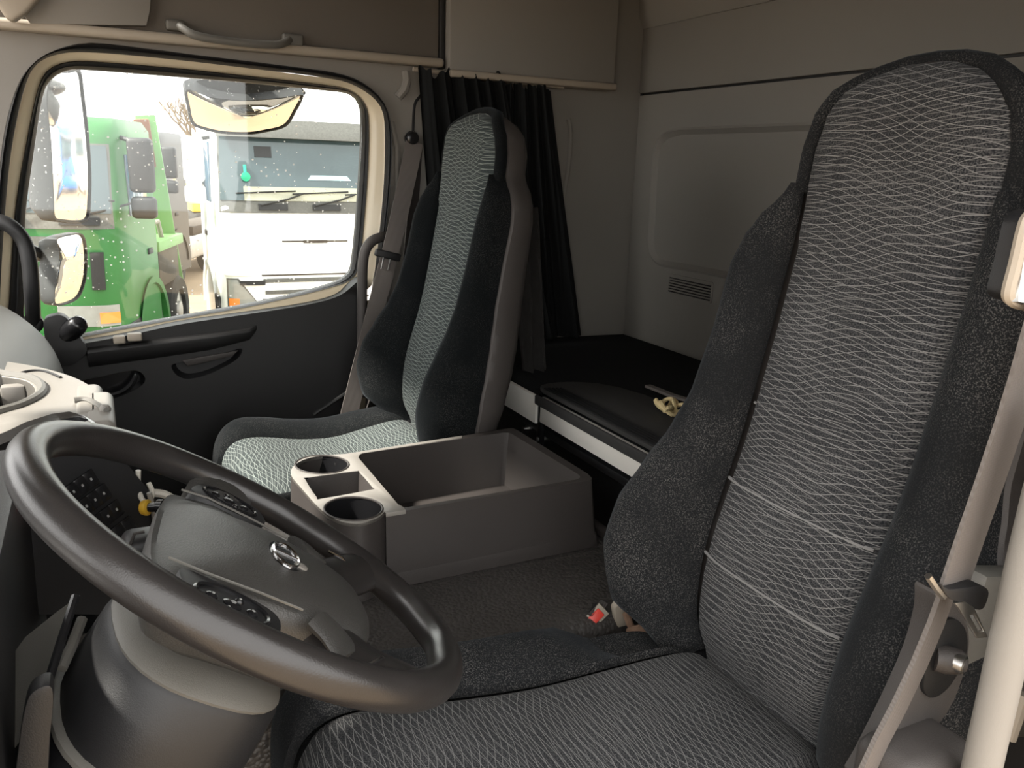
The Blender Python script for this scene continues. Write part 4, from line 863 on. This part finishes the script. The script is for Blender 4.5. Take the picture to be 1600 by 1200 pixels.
for nm, lp, dp, m_ in (('cup_holder', cup1, 0.08, gloss_black), ('cup_holder', cup2, 0.085, gloss_black), ('coin_tray', sq, 0.05, console_m), ('storage_bin', bn, 0.115, console_m)):
    c0 = (sum(p[0] for p in lp) / len(lp), sum(p[1] for p in lp) / len(lp)); s_ = 0.93
    lo = [(c0[0] + (x - c0[0]) * s_, c0[1] + (y - c0[1]) * s_) for x, y in lp]
    g = MB().grid([[(x, y, ZC) for x, y in lp], [(x, y, ZC - dp) for x, y in lo]], close_u=True); g.add([(x, y, ZC - dp) for x, y in lo], [list(range(len(lo)))])
    kadd(g, nm, m_)
kadd(MB().tube([(x, y, ZC + 0.001) for x, y in cup2], 0.002, 6, closed=True), 'cup_rim', console_m)
kadd(MB().tube([(x, y, ZC + 0.001) for x, y in cup1], 0.002, 6, closed=True), 'cup_rim', console_m)
pp = MB(); a_ = onZ(533, 736, ZC - 0.03); pp.box(a_.x - 0.012, a_.x + 0.012, a_.y - 0.001, a_.y + 0.001, ZC - 0.05, ZC - 0.012)
tag(pp.build('paper_scrap', white_board, smooth=False), 'small white paper scrap inside the far cup holder', 'paper')

# ================================================================== SEAT BELTS
pb = empty('seat_belt', tuple(onY(648, 213, W - 0.03))); tag(pb, 'grey seat belt hanging from the pillar beside the passenger seat', 'seat belt')
pw = [onY(x, y, Y) for x, y, Y in ((648, 222, W - 0.05), (636, 280, W - 0.07), (622, 345, W - 0.09), (606, 410, W - 0.10), (585, 490, W - 0.11), (562, 580, W - 0.12), (546, 645, W - 0.13), (542, 670, W - 0.135))]
local(MB().tube(pw, 0, flat=(0.0235, 0.0015, (1, 0.0, 0.25))), pb).build('webbing', belt_m, pb)
w2 = [onY(x, y, Y) for x, y, Y in ((652, 225, W - 0.045), (646, 320, W - 0.05), (634, 440, W - 0.06), (612, 540, W - 0.07), (580, 640, W - 0.09))]
local(MB().tube(w2, 0, flat=(0.018, 0.0015, (1, 0.4, 0.15))), pb).build('webbing', belt_dk, pb)
local(MB().lathe(onY(643, 216, W - 0.04), (0, -1, 0), [(0.012, -0.03), (0.018, -0.004), (0.020, 0.006), (0.016, 0.014), (0.010, 0.016)], 18), pb).build('belt_anchor', gloss_black, pb)
tg = onY(606, 398, W - 0.106); q = MB(); Mx = Matrix.Rotation(math.radians(14), 4, 'Y'); Mx.translation = tg
local(q.box(-0.036, 0.036, -0.007, 0.007, -0.011, 0.009, Mx), pb).build('belt_tongue', black, pb, bevel=0.004, seg=3)
local(MB().tube([Mx @ Vector(p) for p in ((-0.011, -0.004, -0.008), (-0.011, -0.006, -0.04), (0.008, -0.006, -0.04), (0.008, -0.004, -0.008))], 0.0022, 6), pb).build('latch_plate', steel, pb)
ea = onY(543, 668, W - 0.135); local(MB().box(ea.x - 0.03, ea.x + 0.035, W - 0.145, W - 0.115, ea.z - 0.10, ea.z + 0.01), pb).build('belt_stalk', black, pb, bevel=0.008)

YB = 0.385
dbelt = empty('seat_belt', tuple(onY(1590, 400, YB))); tag(dbelt, 'taupe seat belt with steel latch tongue beside the dusty seat', 'seat belt')
dw = [onY(x, y, Y) for x, y, Y in ((1640, 420, YB + 0.01), (1625, 500, YB), (1600, 590, YB), (1575, 670, YB), (1548, 750, YB), (1520, 830, YB), (1494, 905, YB), (1485, 930, YB))]
local(MB().tube(dw, 0, flat=(0.0235, 0.0015, (1, 0.15, -0.35))), dbelt).build('webbing', belt_m, dbelt)
dw2 = [onY(x, y, Y) for x, y, Y in ((1478, 930, YB + 0.02), (1462, 975, YB + 0.018), (1435, 1040, YB + 0.016), (1404, 1105, YB + 0.014), (1375, 1160, YB + 0.012), (1345, 1225, YB + 0.01))]
local(MB().tube(dw2, 0, flat=(0.0145, 0.002, (1, 0.2, -0.4))), dbelt).build('webbing', belt_m, dbelt)
tg = onY(1490, 925, YB - 0.006); axx = (onY(1535, 938, YB) - onY(1452, 902, YB)).normalized(); ayy = Vector((0, -1, 0)); azz = axx.cross(ayy).normalized(); ayy = azz.cross(axx)
Mx = Matrix((axx, ayy, azz)).transposed().to_4x4(); Mx.translation = tg
tnp = [onY(x, y, YB - 0.006) for x, y in spline([(1462, 908), (1474, 916), (1500, 914), (1524, 911), (1536, 919), (1534, 934), (1526, 948), (1510, 946), (1494, 938), (1478, 932), (1468, 922)], 3, True)]
tn = MB().plate([(p.x, p.z) for p in tnp], [], lambda p, h: (p[0], h, p[1]), YB - 0.011, YB + 0.004)
local(tn, dbelt).build('belt_tongue', black, dbelt, bevel=0.002, angle=60)
lp = [onY(x, y, YB - 0.01) for x, y in ((1489, 941), (1496, 950), (1524, 996), (1541, 994), (1519, 947), (1505, 938))]
lh = [onY(x, y, YB - 0.01) for x, y in ((1512, 960), (1527, 986), (1534, 985), (1519, 958))]
local(MB().plate([(p.x, p.z) for p in lp], [[(p.x, p.z) for p in lh]], lambda p, h: (p[0], h, p[1]), YB - 0.012, YB - 0.009), dbelt).build('latch_plate', steel, dbelt, bevel=0.0008)
tk = MB().tube([onY(1450, 900, YB - 0.006), onY(1462, 918, YB - 0.007), onY(1474, 932, YB - 0.006)], 0.003, 6); local(tk, dbelt).build('tongue_edge', steel, dbelt)
# oval guide frame on the pillar
gd = empty('belt_guide', tuple(onY(1600, 400, YB + 0.03))); tag(gd, 'cream oval belt guide frame at the upper edge of the dusty seat', 'belt guide')
gl_ = [onY(x, y, YB + 0.012) for x, y in spline([(1622, 330), (1606, 342), (1598, 364), (1587, 412), (1577, 450), (1577, 464), (1588, 472), (1612, 476), (1645, 474), (1655, 400), (1645, 338)], 4, True)]
local(MB().tube(gl_, 0.0052, 8, closed=True), gd).build('guide_frame', rail_mat, gd)
local(MB().tube([onY(1588, 474, YB + 0.008), onY(1592, 440, YB + 0.012), onY(1602, 380, YB + 0.012)], 0.006, 8), gd).build('guide_roller', steel, gd)
local(MB().plate([(p.x, p.z) for p in gl_], [], lambda p, h: (p[0], h, p[1]), YB + 0.016, YB + 0.03), gd).build('guide_back', black, gd, bevel=0.002, angle=60)
# driver-side pillar rail and panel
hr = empty('grab_rail', tuple(onY(1560, 1000, 0.365))); tag(hr, 'pale vertical grab rail on the pillar beside the dusty seat', 'grab handle')
local(MB().tube([onY(x, y, 0.345) for x, y in spline([(1668, 640), (1640, 740), (1610, 860), (1585, 970), (1561, 1080), (1536, 1190), (1512, 1310)], 4)], 0.015, 14), hr).build('rail_bar', panel_grey, hr)
bp_ = MB(); pq = [onY(x, y, 0.43) for x, y in ((1545, 900), (1640, 900), (1640, 1160), (1540, 1150), (1480, 1115), (1478, 1090))]
bp_.plate([(p.x, p.z) for p in pq], [], lambda p, h: (p[0], h, p[1]), 0.43, 0.46); bp_.build('pillar_panel', dash_grey, wall_left, bevel=0.006)
st_ = MB().tube([onY(1600, 1085, 0.40), onY(1590, 1120, 0.40), onY(1578, 1155, 0.40)], 0.006, 8); st_.build('pillar_edge', rail_mat, wall_left)

# ================================================================== OUTSIDE: MIRRORS
def mirror(name, label, outline, Yc, nrm, bulge, depth, hm, gm, split=None, rim_w=0.93):
    """outline px on a plane through the centre with the given normal; glass faces the normal, housing behind it"""
    cxp = sum(p[0] for p in outline) / len(outline); cyp = sum(p[1] for p in outline) / len(outline)
    c_ = onY(cxp, cyp, Yc); n_ = Vector(nrm).normalized()
    L = [onP(x, y, c_, n_) for x, y in spline(outline, 4, True)]
    root = empty(name, tuple(c_)); tag(root, label, 'mirror')
    e1 = n_.cross(Vector((0, 0, 1))).normalized(); 
    cc = sum(L, Vector()) / len(L)
    def ring(s, off): return [cc + (p - cc) * s + n_ * off for p in L]
    local(MB().loft([ring(0.55, -depth), ring(0.86, -depth * 0.85), ring(1.02, -depth * 0.45), ring(1.03, -0.004), ring(1.02, 0.003), ring(0.985, 0.003), ring(0.98, -0.003)]), root).build('mirror_housing', hm, root)
    rows = []
    for k in range(9):
        s = 0.985 * (1 - k / 8.0) + 0.001; rows.append([cc + (p - cc) * s + n_ * (-0.002 + bulge * (1 - s * s)) for p in L])
    local(MB().grid(rows, close_u=True), root).build('mirror_glass', gm, root)
    return root, cc, n_
m1, c1, n1 = mirror('main_mirror', 'tall flat main side mirror outside the door window', [(84, 116), (108, 112), (124, 112), (130, 150), (137, 210), (141, 270), (140, 320), (136, 342), (120, 346), (95, 344), (84, 338), (82, 300), (78, 220), (72, 150)], 2.62, (0.83, -0.555, -0.010), 0.002, 0.09, housing_m, mirror_dirty)
m2, c2, n2 = mirror('wide_angle_mirror', 'small convex wide-angle mirror below the tall main mirror', [(90, 372), (110, 367), (126, 366), (133, 380), (135, 410), (132, 440), (122, 464), (104, 474), (88, 476), (84, 466), (87, 430), (91, 400), (88, 380)], 2.62, (0.85, -0.62, -0.02), 0.010, 0.07, housing_m, mirror_m)
m3, c3, n3 = mirror('kerb_mirror', 'wide convex kerb mirror hanging over the top of the door window', [(293, 140), (330, 151), (380, 156), (430, 153), (468, 148), (471, 154), (462, 172), (446, 196), (415, 205), (385, 209), (345, 207), (315, 200), (301, 192), (295, 170)], 2.66, (0.05, -0.75, -0.66), 0.03, 0.08, housing_m, mirror_m)
local(MB().tube([onY(382, 140, 2.72), onY(380, 122, 2.70), onY(378, 112, 2.60), onY(376, 100, 2.31)], 0.03, 10), m3).build('mirror_arm', black, m3)
hb = MB(); cap = [onY(x, y, 2.70) for x, y in spline([(294, 142), (300, 130), (330, 124), (385, 122), (440, 126), (464, 138), (470, 150), (430, 155), (380, 158), (330, 153)], 4, True)]
cc = sum(cap, Vector()) / len(cap); hb.loft([[p + Vector((0, -0.05, 0)) for p in cap], [cc + (p - cc) * 0.97 + Vector((0, 0.02, 0.0)) for p in cap], [cc + (p - cc) * 0.7 + Vector((0, 0.07, 0.0)) for p in cap]]); local(hb, m3).build('mirror_hood', housing_m, m3)
local(MB().tube([c1 - n1 * 0.05 + Vector((0, 0, 0.18)), c1 - n1 * 0.05 + Vector((-0.02, 0, 0.62)), Vector((-0.30, 2.31, 1.84))], 0.02, 8), m1).build('mirror_arm', black, m1)
local(MB().tube([c2 - n2 * 0.06 + Vector((0, 0, 0.02)), Vector((-0.34, 2.5, 1.0)), Vector((-0.44, 2.31, 1.02))], 0.018, 8), m2).build('mirror_arm', black, m2)

# ================================================================== OUTSIDE: TRUCKS
paint = {}
tyre = mat('tyre_rubber', (0.02, 0.02, 0.02), 0.85, var=0.4, varscale=9)
hubm = mat('wheel_hub_steel', (0.45, 0.44, 0.42), 0.4, metal=0.6, var=0.2, varscale=9)
chassis_m = mat('dusty_chassis', srgb(64, 56, 48), 0.8, var=0.4, varscale=5)
screen_m = mat('truck_windscreen_glass', srgb(60, 74, 78), 0.1, spec=0.6, var=0.25, varscale=2.0)
sideglass = mat('truck_side_glass', srgb(60, 84, 104), 0.06, spec=0.8, var=0.2, varscale=2)
lamp_m = mat('clear_lamp_glass', srgb(128, 132, 130), 0.15, coat=0.6, var=0.2, varscale=14)
amber_m = mat('amber_lamp', srgb(220, 130, 60), 0.25)
grille_dk = mat('dark_grille', srgb(84, 84, 80), 0.6, var=0.4, varscale=40)
white_p = mat('white_truck_paint', srgb(236, 238, 236), 0.3, coat=0.5)
green_p = mat('green_truck_paint', (0.007, 0.105, 0.013), 0.5, coat=0.1, var=0.25, varscale=1.6)
green_l = mat('pale_green_paint', (0.10, 0.24, 0.07), 0.5, var=0.2, varscale=2)
black_p = mat('charcoal_truck_paint', (0.030, 0.028, 0.025), 0.5, coat=0.1, var=0.4, varscale=1.5)
blue_p = mat('blue_truck_paint', (0.03, 0.16, 0.52), 0.3, coat=0.5)
yellow_p = mat('yellow_machine_paint', (0.75, 0.52, 0.05), 0.4)
def truck(name, label, loc, rz, m, H, yprof, hw=1.25, depth=2.0, screen=(2.06, 2.9), visor=True, slats=(), lampz=(0.72, 1.08), lampx=(0.72, 1.2), lamp_t=0.0, mirrors=True, wheels=True, strip=True, chassis=6.0, vm=None):
    """cab-over truck facing -y; front profile yprof rows (z, y); returns its Empty and front-surface function"""
    root = empty(name, loc, rz); tag(root, label, 'truck')
    def yf(z): return lerp_table(yprof, z)[0]
    def front(x, z, e=0.0):
        t = min(1.0, abs(x) / hw); y = yf(z) + 0.55 * (1 - (max(0.0, 1 - t ** 5)) ** 0.2); d = Vector((0.35 * (x / hw) ** 5, -1, 0.1)).normalized()
        return Vector((x, y, z)) + d * e
    xs = [hw * s for s in (-1, -0.985, -0.95, -0.88, -0.78, -0.6, -0.4, -0.2, 0, 0.2, 0.4, 0.6, 0.78, 0.88, 0.95, 0.985, 1)]
    zs = [yprof[0][0] + (H - yprof[0][0]) * k / 24 for k in range(25)]
    rings = []
    for z in zs:
        tk = 0.94 if z > H - 0.01 else 1.0
        rings.append([Vector((p.x * tk, p.y, p.z)) for p in [front(x, z) for x in xs]] + [Vector((hw * tk, depth, z)), Vector((-hw * tk, depth, z))])
    MB().loft(rings).build('cab', m, root, bevel=0.0)
    def panel(x0, x1, z0, z1, e, nx=10, nz=6, x0t=None, x1t=None):
        x0t = x0 if x0t is None else x0t; x1t = x1 if x1t is None else x1t
        g = MB(); A = []; B = []
        for i in range(nz + 1):
            v = i / nz; z = z0 + (z1 - z0) * v; a = x0 + (x0t - x0) * v; b_ = x1 + (x1t - x1) * v
            A.append([front(a + (b_ - a) * j / nx, z, e) for j in range(nx + 1)])
            B.append([front(a + (b_ - a) * j / nx, z, e - 0.03) for j in range(nx + 1)])
        g.grid(A); g.grid(B, flip=True)
        eA = A[0] + [r[-1] for r in A[1:]] + A[-1][-2::-1] + [r[0] for r in A[-2:0:-1]]; eB = B[0] + [r[-1] for r in B[1:]] + B[-1][-2::-1] + [r[0] for r in B[-2:0:-1]]
        g.grid([eA, eB], close_u=True)
        return g
    s0, s1 = screen
    panel(-hw * 0.965, hw * 0.965, s0 - 0.16, s1 + 0.02, 0.012, 18, x0t=-hw * 0.93, x1t=hw * 0.93).build('screen_surround', grille_dk, root)
    panel(-hw * 0.95, hw * 0.95, s0, s1, 0.02, 18, x0t=-hw * 0.91, x1t=hw * 0.91).build('windscreen', screen_m, root)
    if visor:
        panel(-hw * 0.93, hw * 0.93, s1 - 0.02, s1 + 0.22, 0.14, 14).build('sun_visor', vm or grille_dk, root)
    for k in range(3):
        xb = -0.75 + k * 0.72
        MB().tube([front(xb + 0.05, s0 - 0.06, 0.05), front(xb + 0.40, s0 + 0.02, 0.06), front(xb + 0.62, s0 + 0.10, 0.05)], 0.012, 6).build('wiper', rubber, root)
        MB().tube([front(xb - 0.25, s0 + 0.09, 0.05), front(xb + 0.52, s0 + 0.13, 0.05)], 0.010, 6).build('wiper_blade', rubber, root)
        if strip: panel(xb + 0.02, xb + 0.40, s0 - 0.12, s0 - 0.04, 0.03, 6, 2).build('step_slot', rubber, root)
    for (z0, z1, x, mt) in slats:
        panel(-x, x, z0, z1, 0.015, 14, 2).build('grille_slat', mt, root)
    for sd in (-1, 1):
        a, b_ = sorted((sd * lampx[0], sd * lampx[1])); dd = lamp_t * (b_ - a); panel(a - 0.02, b_ + 0.02, lampz[0] - 0.025, lampz[1] + 0.02, 0.010, 8, 5, a - 0.02 + (dd if sd > 0 else 0), b_ + 0.02 - (dd if sd < 0 else 0)).build('lamp_bezel', grille_dk, root) if lamp_t else None; lamp = panel(a, b_, lampz[0], lampz[1], 0.016, 8, 5, a + (dd if sd > 0 else 0), b_ - (dd if sd < 0 else 0)).build('headlight', lamp_m, root)
        a, b_ = sorted((sd * (lampx[0] * 0.3 + lampx[1] * 0.7), sd * lampx[1])); panel(a, b_, lampz[0] + 0.03, lampz[0] + 0.15, 0.025, 5, 2).build('indicator', amber_m, lamp)
        # side window and door line
        y0 = yf(s0 + 0.1) + 0.55
        g = MB().box(sd * hw - 0.012, sd * hw + 0.012, y0, min(depth - 0.35, y0 + 0.85), s0 - 0.05, s1 - 0.08); g.build('side_window', sideglass, root, bevel=0.01)
        MB().box(sd * hw - 0.02, sd * hw + 0.02, y0 + 0.65, y0 + 0.85, s0 - 0.55, s0 - 0.48).build('door_handle', rubber, root, bevel=0.01)
        if mirrors:
            mm = MB(); xm = sd * (hw + 0.22); ym = yf(s0 + 0.5) + 0.18
            mm.box(xm - 0.13, xm + 0.13, ym - 0.06, ym + 0.10, s0 + 0.22, s0 + 0.80); mm.box(xm - 0.13, xm + 0.13, ym - 0.06, ym + 0.10, s0 - 0.06, s0 + 0.18)
            mo = mm.build('side_mirror', m if vm is None else vm, root, bevel=0.05, seg=3)
            MB().tube([(sd * hw * 0.97, ym + 0.2, s0 + 0.8), (xm, ym + 0.02, s0 + 0.75)], 0.025, 8).build('mirror_bracket', rubber, mo)
        if wheels:
            for yw in (1.35,) + ((4.2, 5.5) if chassis > 5 else ()):
                r = 0.5; w_ = MB().lathe((sd * (hw - 0.16), yw, r), (sd, 0, 0), [(0.30, -0.16), (0.46, -0.16), (r, -0.12), (r, 0.12), (0.46, 0.16), (0.31, 0.15), (0.29, 0.08)], 30).build('wheel', tyre, root)
                MB().lathe((sd * (hw - 0.16), yw, r), (sd, 0, 0), [(0.30, 0.10), (0.26, 0.02), (0.14, 0.05), (0.13, 0.14), (0.05, 0.15), (0.001, 0.15)], 20).build('wheel_hub', hubm, w_)
            ar = MB(); ar.grid([[(sd * (hw + 0.03), 1.35 + 0.62 * math.cos(t), 0.5 + 0.62 * math.sin(t)) for t in [PI * k / 14 for k in range(15)]], [(sd * (hw - 0.30), 1.35 + 0.62 * math.cos(t), 0.5 + 0.62 * math.sin(t)) for t in [PI * k / 14 for k in range(15)]]])
            ar.grid([[(sd * (hw + 0.03), 1.35 + 0.62 * math.cos(t), 0.5 + 0.62 * math.sin(t)) for t in [PI * k / 14 for k in range(15)]], [(sd * (hw + 0.03), 1.35 + 0.72 * math.cos(t), 0.5 + 0.70 * math.sin(t)) for t in [PI * k / 14 for k in range(15)]]]); ar.build('wheel_arch', m, root)
            MB().box(sd * hw - 0.02, sd * hw + 0.02, 0.35, 0.75, 0.42, 0.80).build('step', rubber, root, bevel=0.02)
    MB().box(-0.45, 0.45, 0.9, 0.9 + chassis, 0.62, 0.95).build('chassis_frame', chassis_m, root, bevel=0.02)
    return root, front, panel
GZ = GROUND
# white truck, square on beyond the window
wt_, wf_, wpanel = truck('white_truck', 'white truck facing the door window with grey sun visor', (1.43 + 1.25, 11.45, GZ), 0.0, white_p, 3.72,
    [(0.28, 0.10), (0.5, 0.02), (0.95, 0.0), (1.6, 0.03), (2.0, 0.08), (2.9, 0.34), (3.3, 0.52), (3.72, 0.95)], screen=(2.10, 2.92), lampz=(0.66, 1.06), lampx=(0.74, 1.16), lamp_t=0.75,
    slats=tuple((z, z + 0.055, x, grille_dk) for z, x in ((1.02, 0.72), (0.86, 0.70), (0.70, 0.66), (0.54, 0.6))) + tuple((z, z + 0.02, x, chassis_m) for z, x in ((1.11, 0.74), (0.78, 0.74), (0.62, 0.70), (1.56, 0.45))), vm=None, chassis=3.0)
wpanel(-1.0, 1.0, 1.36, 1.52, 0.02, 14, 3).build('badge_panel', white_p, wt_)
wpanel(-0.16, 0.16, 1.545, 1.585, 0.03, 6, 2).build('bonnet_grip', chassis_m, wt_)
for sd in (-1, 1):
    a, b_ = sorted((sd * 0.70, sd * 1.02)); wpanel(a, b_, 0.99, 1.05, 0.03, 6, 2).build('intake_slot', rubber, wt_)
    a, b_ = sorted((sd * 0.86, sd * 1.20)); wpanel(a, b_, 1.12, 1.62, 0.03, 6, 6).build('corner_deflector', white_p, wt_)
g = wf_(-0.86, 2.55, 0.05); MB().tube([g, wf_(-0.86, 2.45, 0.05)], 0.02, 6).build('hanging_tag', mat('teal_tag', srgb(40, 170, 130), 0.5), wt_)
MB().lathe(wf_(-0.86, 2.40, 0.06), (0, -1, 0), [(0.001, 0.02), (0.06, 0.01), (0.06, -0.01), (0.001, -0.02)], 12).build('hanging_tag', MATS['teal_tag'], wt_)
wpanel(-0.72, -0.50, 2.66, 2.80, 0.03, 5, 3).build('inner_mirror', rubber, wt_)
wpanel(-0.05, 0.55, 2.38, 2.44, 0.026, 5, 2, 0.0, 0.5).build('dash_paper', mat('pale_blue_paper', srgb(170, 205, 210), 0.6), wt_)
wpanel(-0.9, 0.95, 2.10, 2.28, 0.023, 10, 2).build('dash_shelf', mat('dusty_dash_behind_glass', srgb(150, 150, 132), 0.3, var=0.2, varscale=4), wt_)

# green skip-loader truck, turned a little away
gr_, gf_, gpanel = truck('green_truck', 'green low-roof skip loader truck seen past the side mirrors', (-1.04, 10.15, GZ), math.radians(-17), green_p, 3.02,
    [(0.32, 0.10), (0.5, 0.02), (1.1, 0.0), (1.9, 0.04), (2.85, 0.32), (3.02, 0.5)], screen=(2.02, 2.72), visor=False, lampz=(0.82, 1.05), lampx=(0.62, 1.20), slats=tuple((z, z + 0.10, 0.72, grille_dk) for z in (1.20, 1.36, 1.52, 1.68)), depth=1.75, vm=rubber, chassis=2.6)
w_ = MB().lathe((1.08, 2.95, 0.5), (1, 0, 0), [(0.30, -0.16), (0.46, -0.16), (0.5, -0.12), (0.5, 0.12), (0.46, 0.16), (0.31, 0.15), (0.29, 0.08)], 30).build('wheel', tyre, gr_)
MB().lathe((1.08, 2.95, 0.5), (1, 0, 0), [(0.30, 0.10), (0.26, 0.02), (0.14, 0.05), (0.13, 0.14), (0.001, 0.15)], 20).build('wheel_hub', hubm, w_)
gpanel(-1.2, 1.2, 0.60, 0.74, 0.06, 14, 2).build('bumper_lip', green_p, gr_)
for x in (0.45, 0.80):
    MB().lathe(gf_(x, 0.52, 0.0), (0, -1, 0), [(0.09, -0.02), (0.10, 0.03), (0.07, 0.045), (0.001, 0.05)], 14).build('fog_lamp', lamp_m, gr_)
gpanel(0.98, 1.10, 1.22, 1.62, 0.03, 4, 5).build('corner_vent', rubber, gr_)
MB().tube([(0.4, 0.5, 3.0), (0.4, 0.45, 3.16), (0.75, 0.42, 3.18)], 0.02, 6).build('roof_lamp_bar', rubber, gr_)
MB().box(0.75, 1.2, 2.0, 3.1, 0.95, 1.45).build('machinery_box', chassis_m, gr_, bevel=0.03)
MB().tube([(0.9, 2.0, 1.45), (0.9, 2.1, 1.75), (1.1, 2.5, 1.78), (1.1, 2.7, 1.45)], 0.035, 8).build('hose', dash_light, gr_)
MB().box(0.70, 1.22, 2.0, 3.4, 1.42, 1.56).build('deck_edge', green_l, gr_, bevel=0.02)
pa, pb_, pc_ = onY(274, 452, 13.0), onY(252, 330, 13.0), onY(226, 180, 13.0)
local(MB().tube([pa, pb_, pc_], 0, flat=(0.13, 0.10, (1, 0, 0.2))), gr_).build('loader_arm', green_l, gr_, bevel=0.02)
local(MB().tube([onY(220, 186, 12.85), onY(232, 262, 12.85)], 0, flat=(0.10, 0.08, (1, 0, 0.2))), gr_).build('arm_ram', mat('rusty_steel', srgb(104, 70, 52), 0.8, var=0.3, varscale=6), gr_, bevel=0.02)
MB().box(-1.1, -0.9, 2.9, 3.2, 0.9, 2.9).build('loader_arm', green_l, gr_, bevel=0.03)
# charcoal truck further back
bt_, bf_, bpanel = truck('charcoal_truck', 'dark charcoal tractor unit parked behind the green truck', (-0.175, 17.6, GZ), math.radians(-21), black_p, 3.08,
    [(0.32, 0.10), (0.5, 0.02), (1.1, 0.0), (1.9, 0.04), (2.85, 0.32), (3.08, 0.6)], screen=(2.0, 2.7), visor=False, vm=rubber, slats=tuple((z, z + 0.10, 0.8, chassis_m) for z in (1.2, 1.36, 1.52)), depth=2.2, chassis=6.5)
MB().box(0.5, 1.22, 2.6, 6.8, 0.95, 1.15).build('side_deck', chassis_m, bt_, bevel=0.03)
MB().box(0.8, 1.24, 2.3, 3.5, 0.45, 0.95).build('fuel_tank', hubm, bt_, bevel=0.06, seg=3)
# blue truck down the yard, seen only in the side mirrors
bl_, blf_, blp = truck('blue_truck', 'blue truck standing in the yard behind, reflected in the side mirrors', (34.0, 15.2, GZ), math.radians(-85), blue_p, 3.6,
    [(0.32, 0.10), (0.5, 0.02), (1.1, 0.0), (1.9, 0.04), (2.85, 0.32), (3.6, 0.75)], screen=(2.05, 2.8), depth=2.2, chassis=6.5, slats=tuple((z, z + 0.12, 0.8, grille_dk) for z in (1.0, 1.2, 1.4, 1.6)))
blw, _, _ = truck('pale_truck', 'pale truck standing beside the blue truck in the yard behind', (36.0, 19.4, GZ), math.radians(-85), white_p, 3.5,
    [(0.32, 0.10), (0.5, 0.02), (1.1, 0.0), (1.9, 0.04), (2.85, 0.32), (3.5, 0.75)], screen=(2.05, 2.8), depth=2.2, chassis=4.5)
# yellow digger far off, and a bare tree
yd = empty('yellow_digger', (4.4, 32.0, GZ)); tag(yd, 'small yellow digger far across the yard', 'digger')
MB().box(-1.4, 1.4, -1.0, 1.2, 0.75, 1.7).build('digger_body', yellow_p, yd, bevel=0.1)
MB().box(-1.0, 0.2, -0.8, 0.6, 1.7, 3.0).build('digger_cab', sideglass, yd, bevel=0.06)
MB().tube([(0.6, -0.9, 1.6), (1.0, -1.4, 3.4), (1.6, -2.6, 2.4), (1.7, -2.9, 1.0)], 0.16, 8).build('digger_arm', yellow_p, yd)
for sd in (-1, 1): MB().box(sd * 1.1 - 0.3, sd * 1.1 + 0.3, -1.5, 1.5, 0.0, 0.75).build('track', tyre, yd, bevel=0.2, seg=4)
def tree(loc, h, label, seed):
    rnd = random.Random(seed); root = empty('bare_tree', loc); tag(root, label, 'tree')
    tm = MATS.get('bark') or mat('bark', srgb(120, 104, 80), 0.9)
    MB().tube([(0, 0, 0), (0.1, 0, h * 0.25), (0.0, 0.1, h * 0.5)], lambda t: 0.22 - 0.1 * t, 8).build('trunk', tm, root)
    g = MB()
    def grow_b(p, d, l, r, dep):
        q = p + d * l; g.tube([p, p.lerp(q, 0.5) + Vector((rnd.uniform(-1, 1), rnd.uniform(-1, 1), 0)) * l * 0.06, q], r, 5)
        if dep:
            for _ in range(3): grow_b(q, (d + Vector((rnd.uniform(-1, 1), rnd.uniform(-1, 1), rnd.uniform(-0.1, 0.8))) * 0.7).normalized(), l * rnd.uniform(0.6, 0.8), r * 0.62, dep - 1)
    for k in range(4): grow_b(Vector((0, 0.1, h * 0.5 - k * 0.15)), Vector((math.cos(k * 1.6) * 0.6, math.sin(k * 1.6) * 0.6, 1)).normalized(), h * 0.16, 0.09, 4)
    g.build('branches', tm, root)
tree((4.3, 38.0, GZ), 5.6, 'bare brown tree far off beside the white truck', 3)
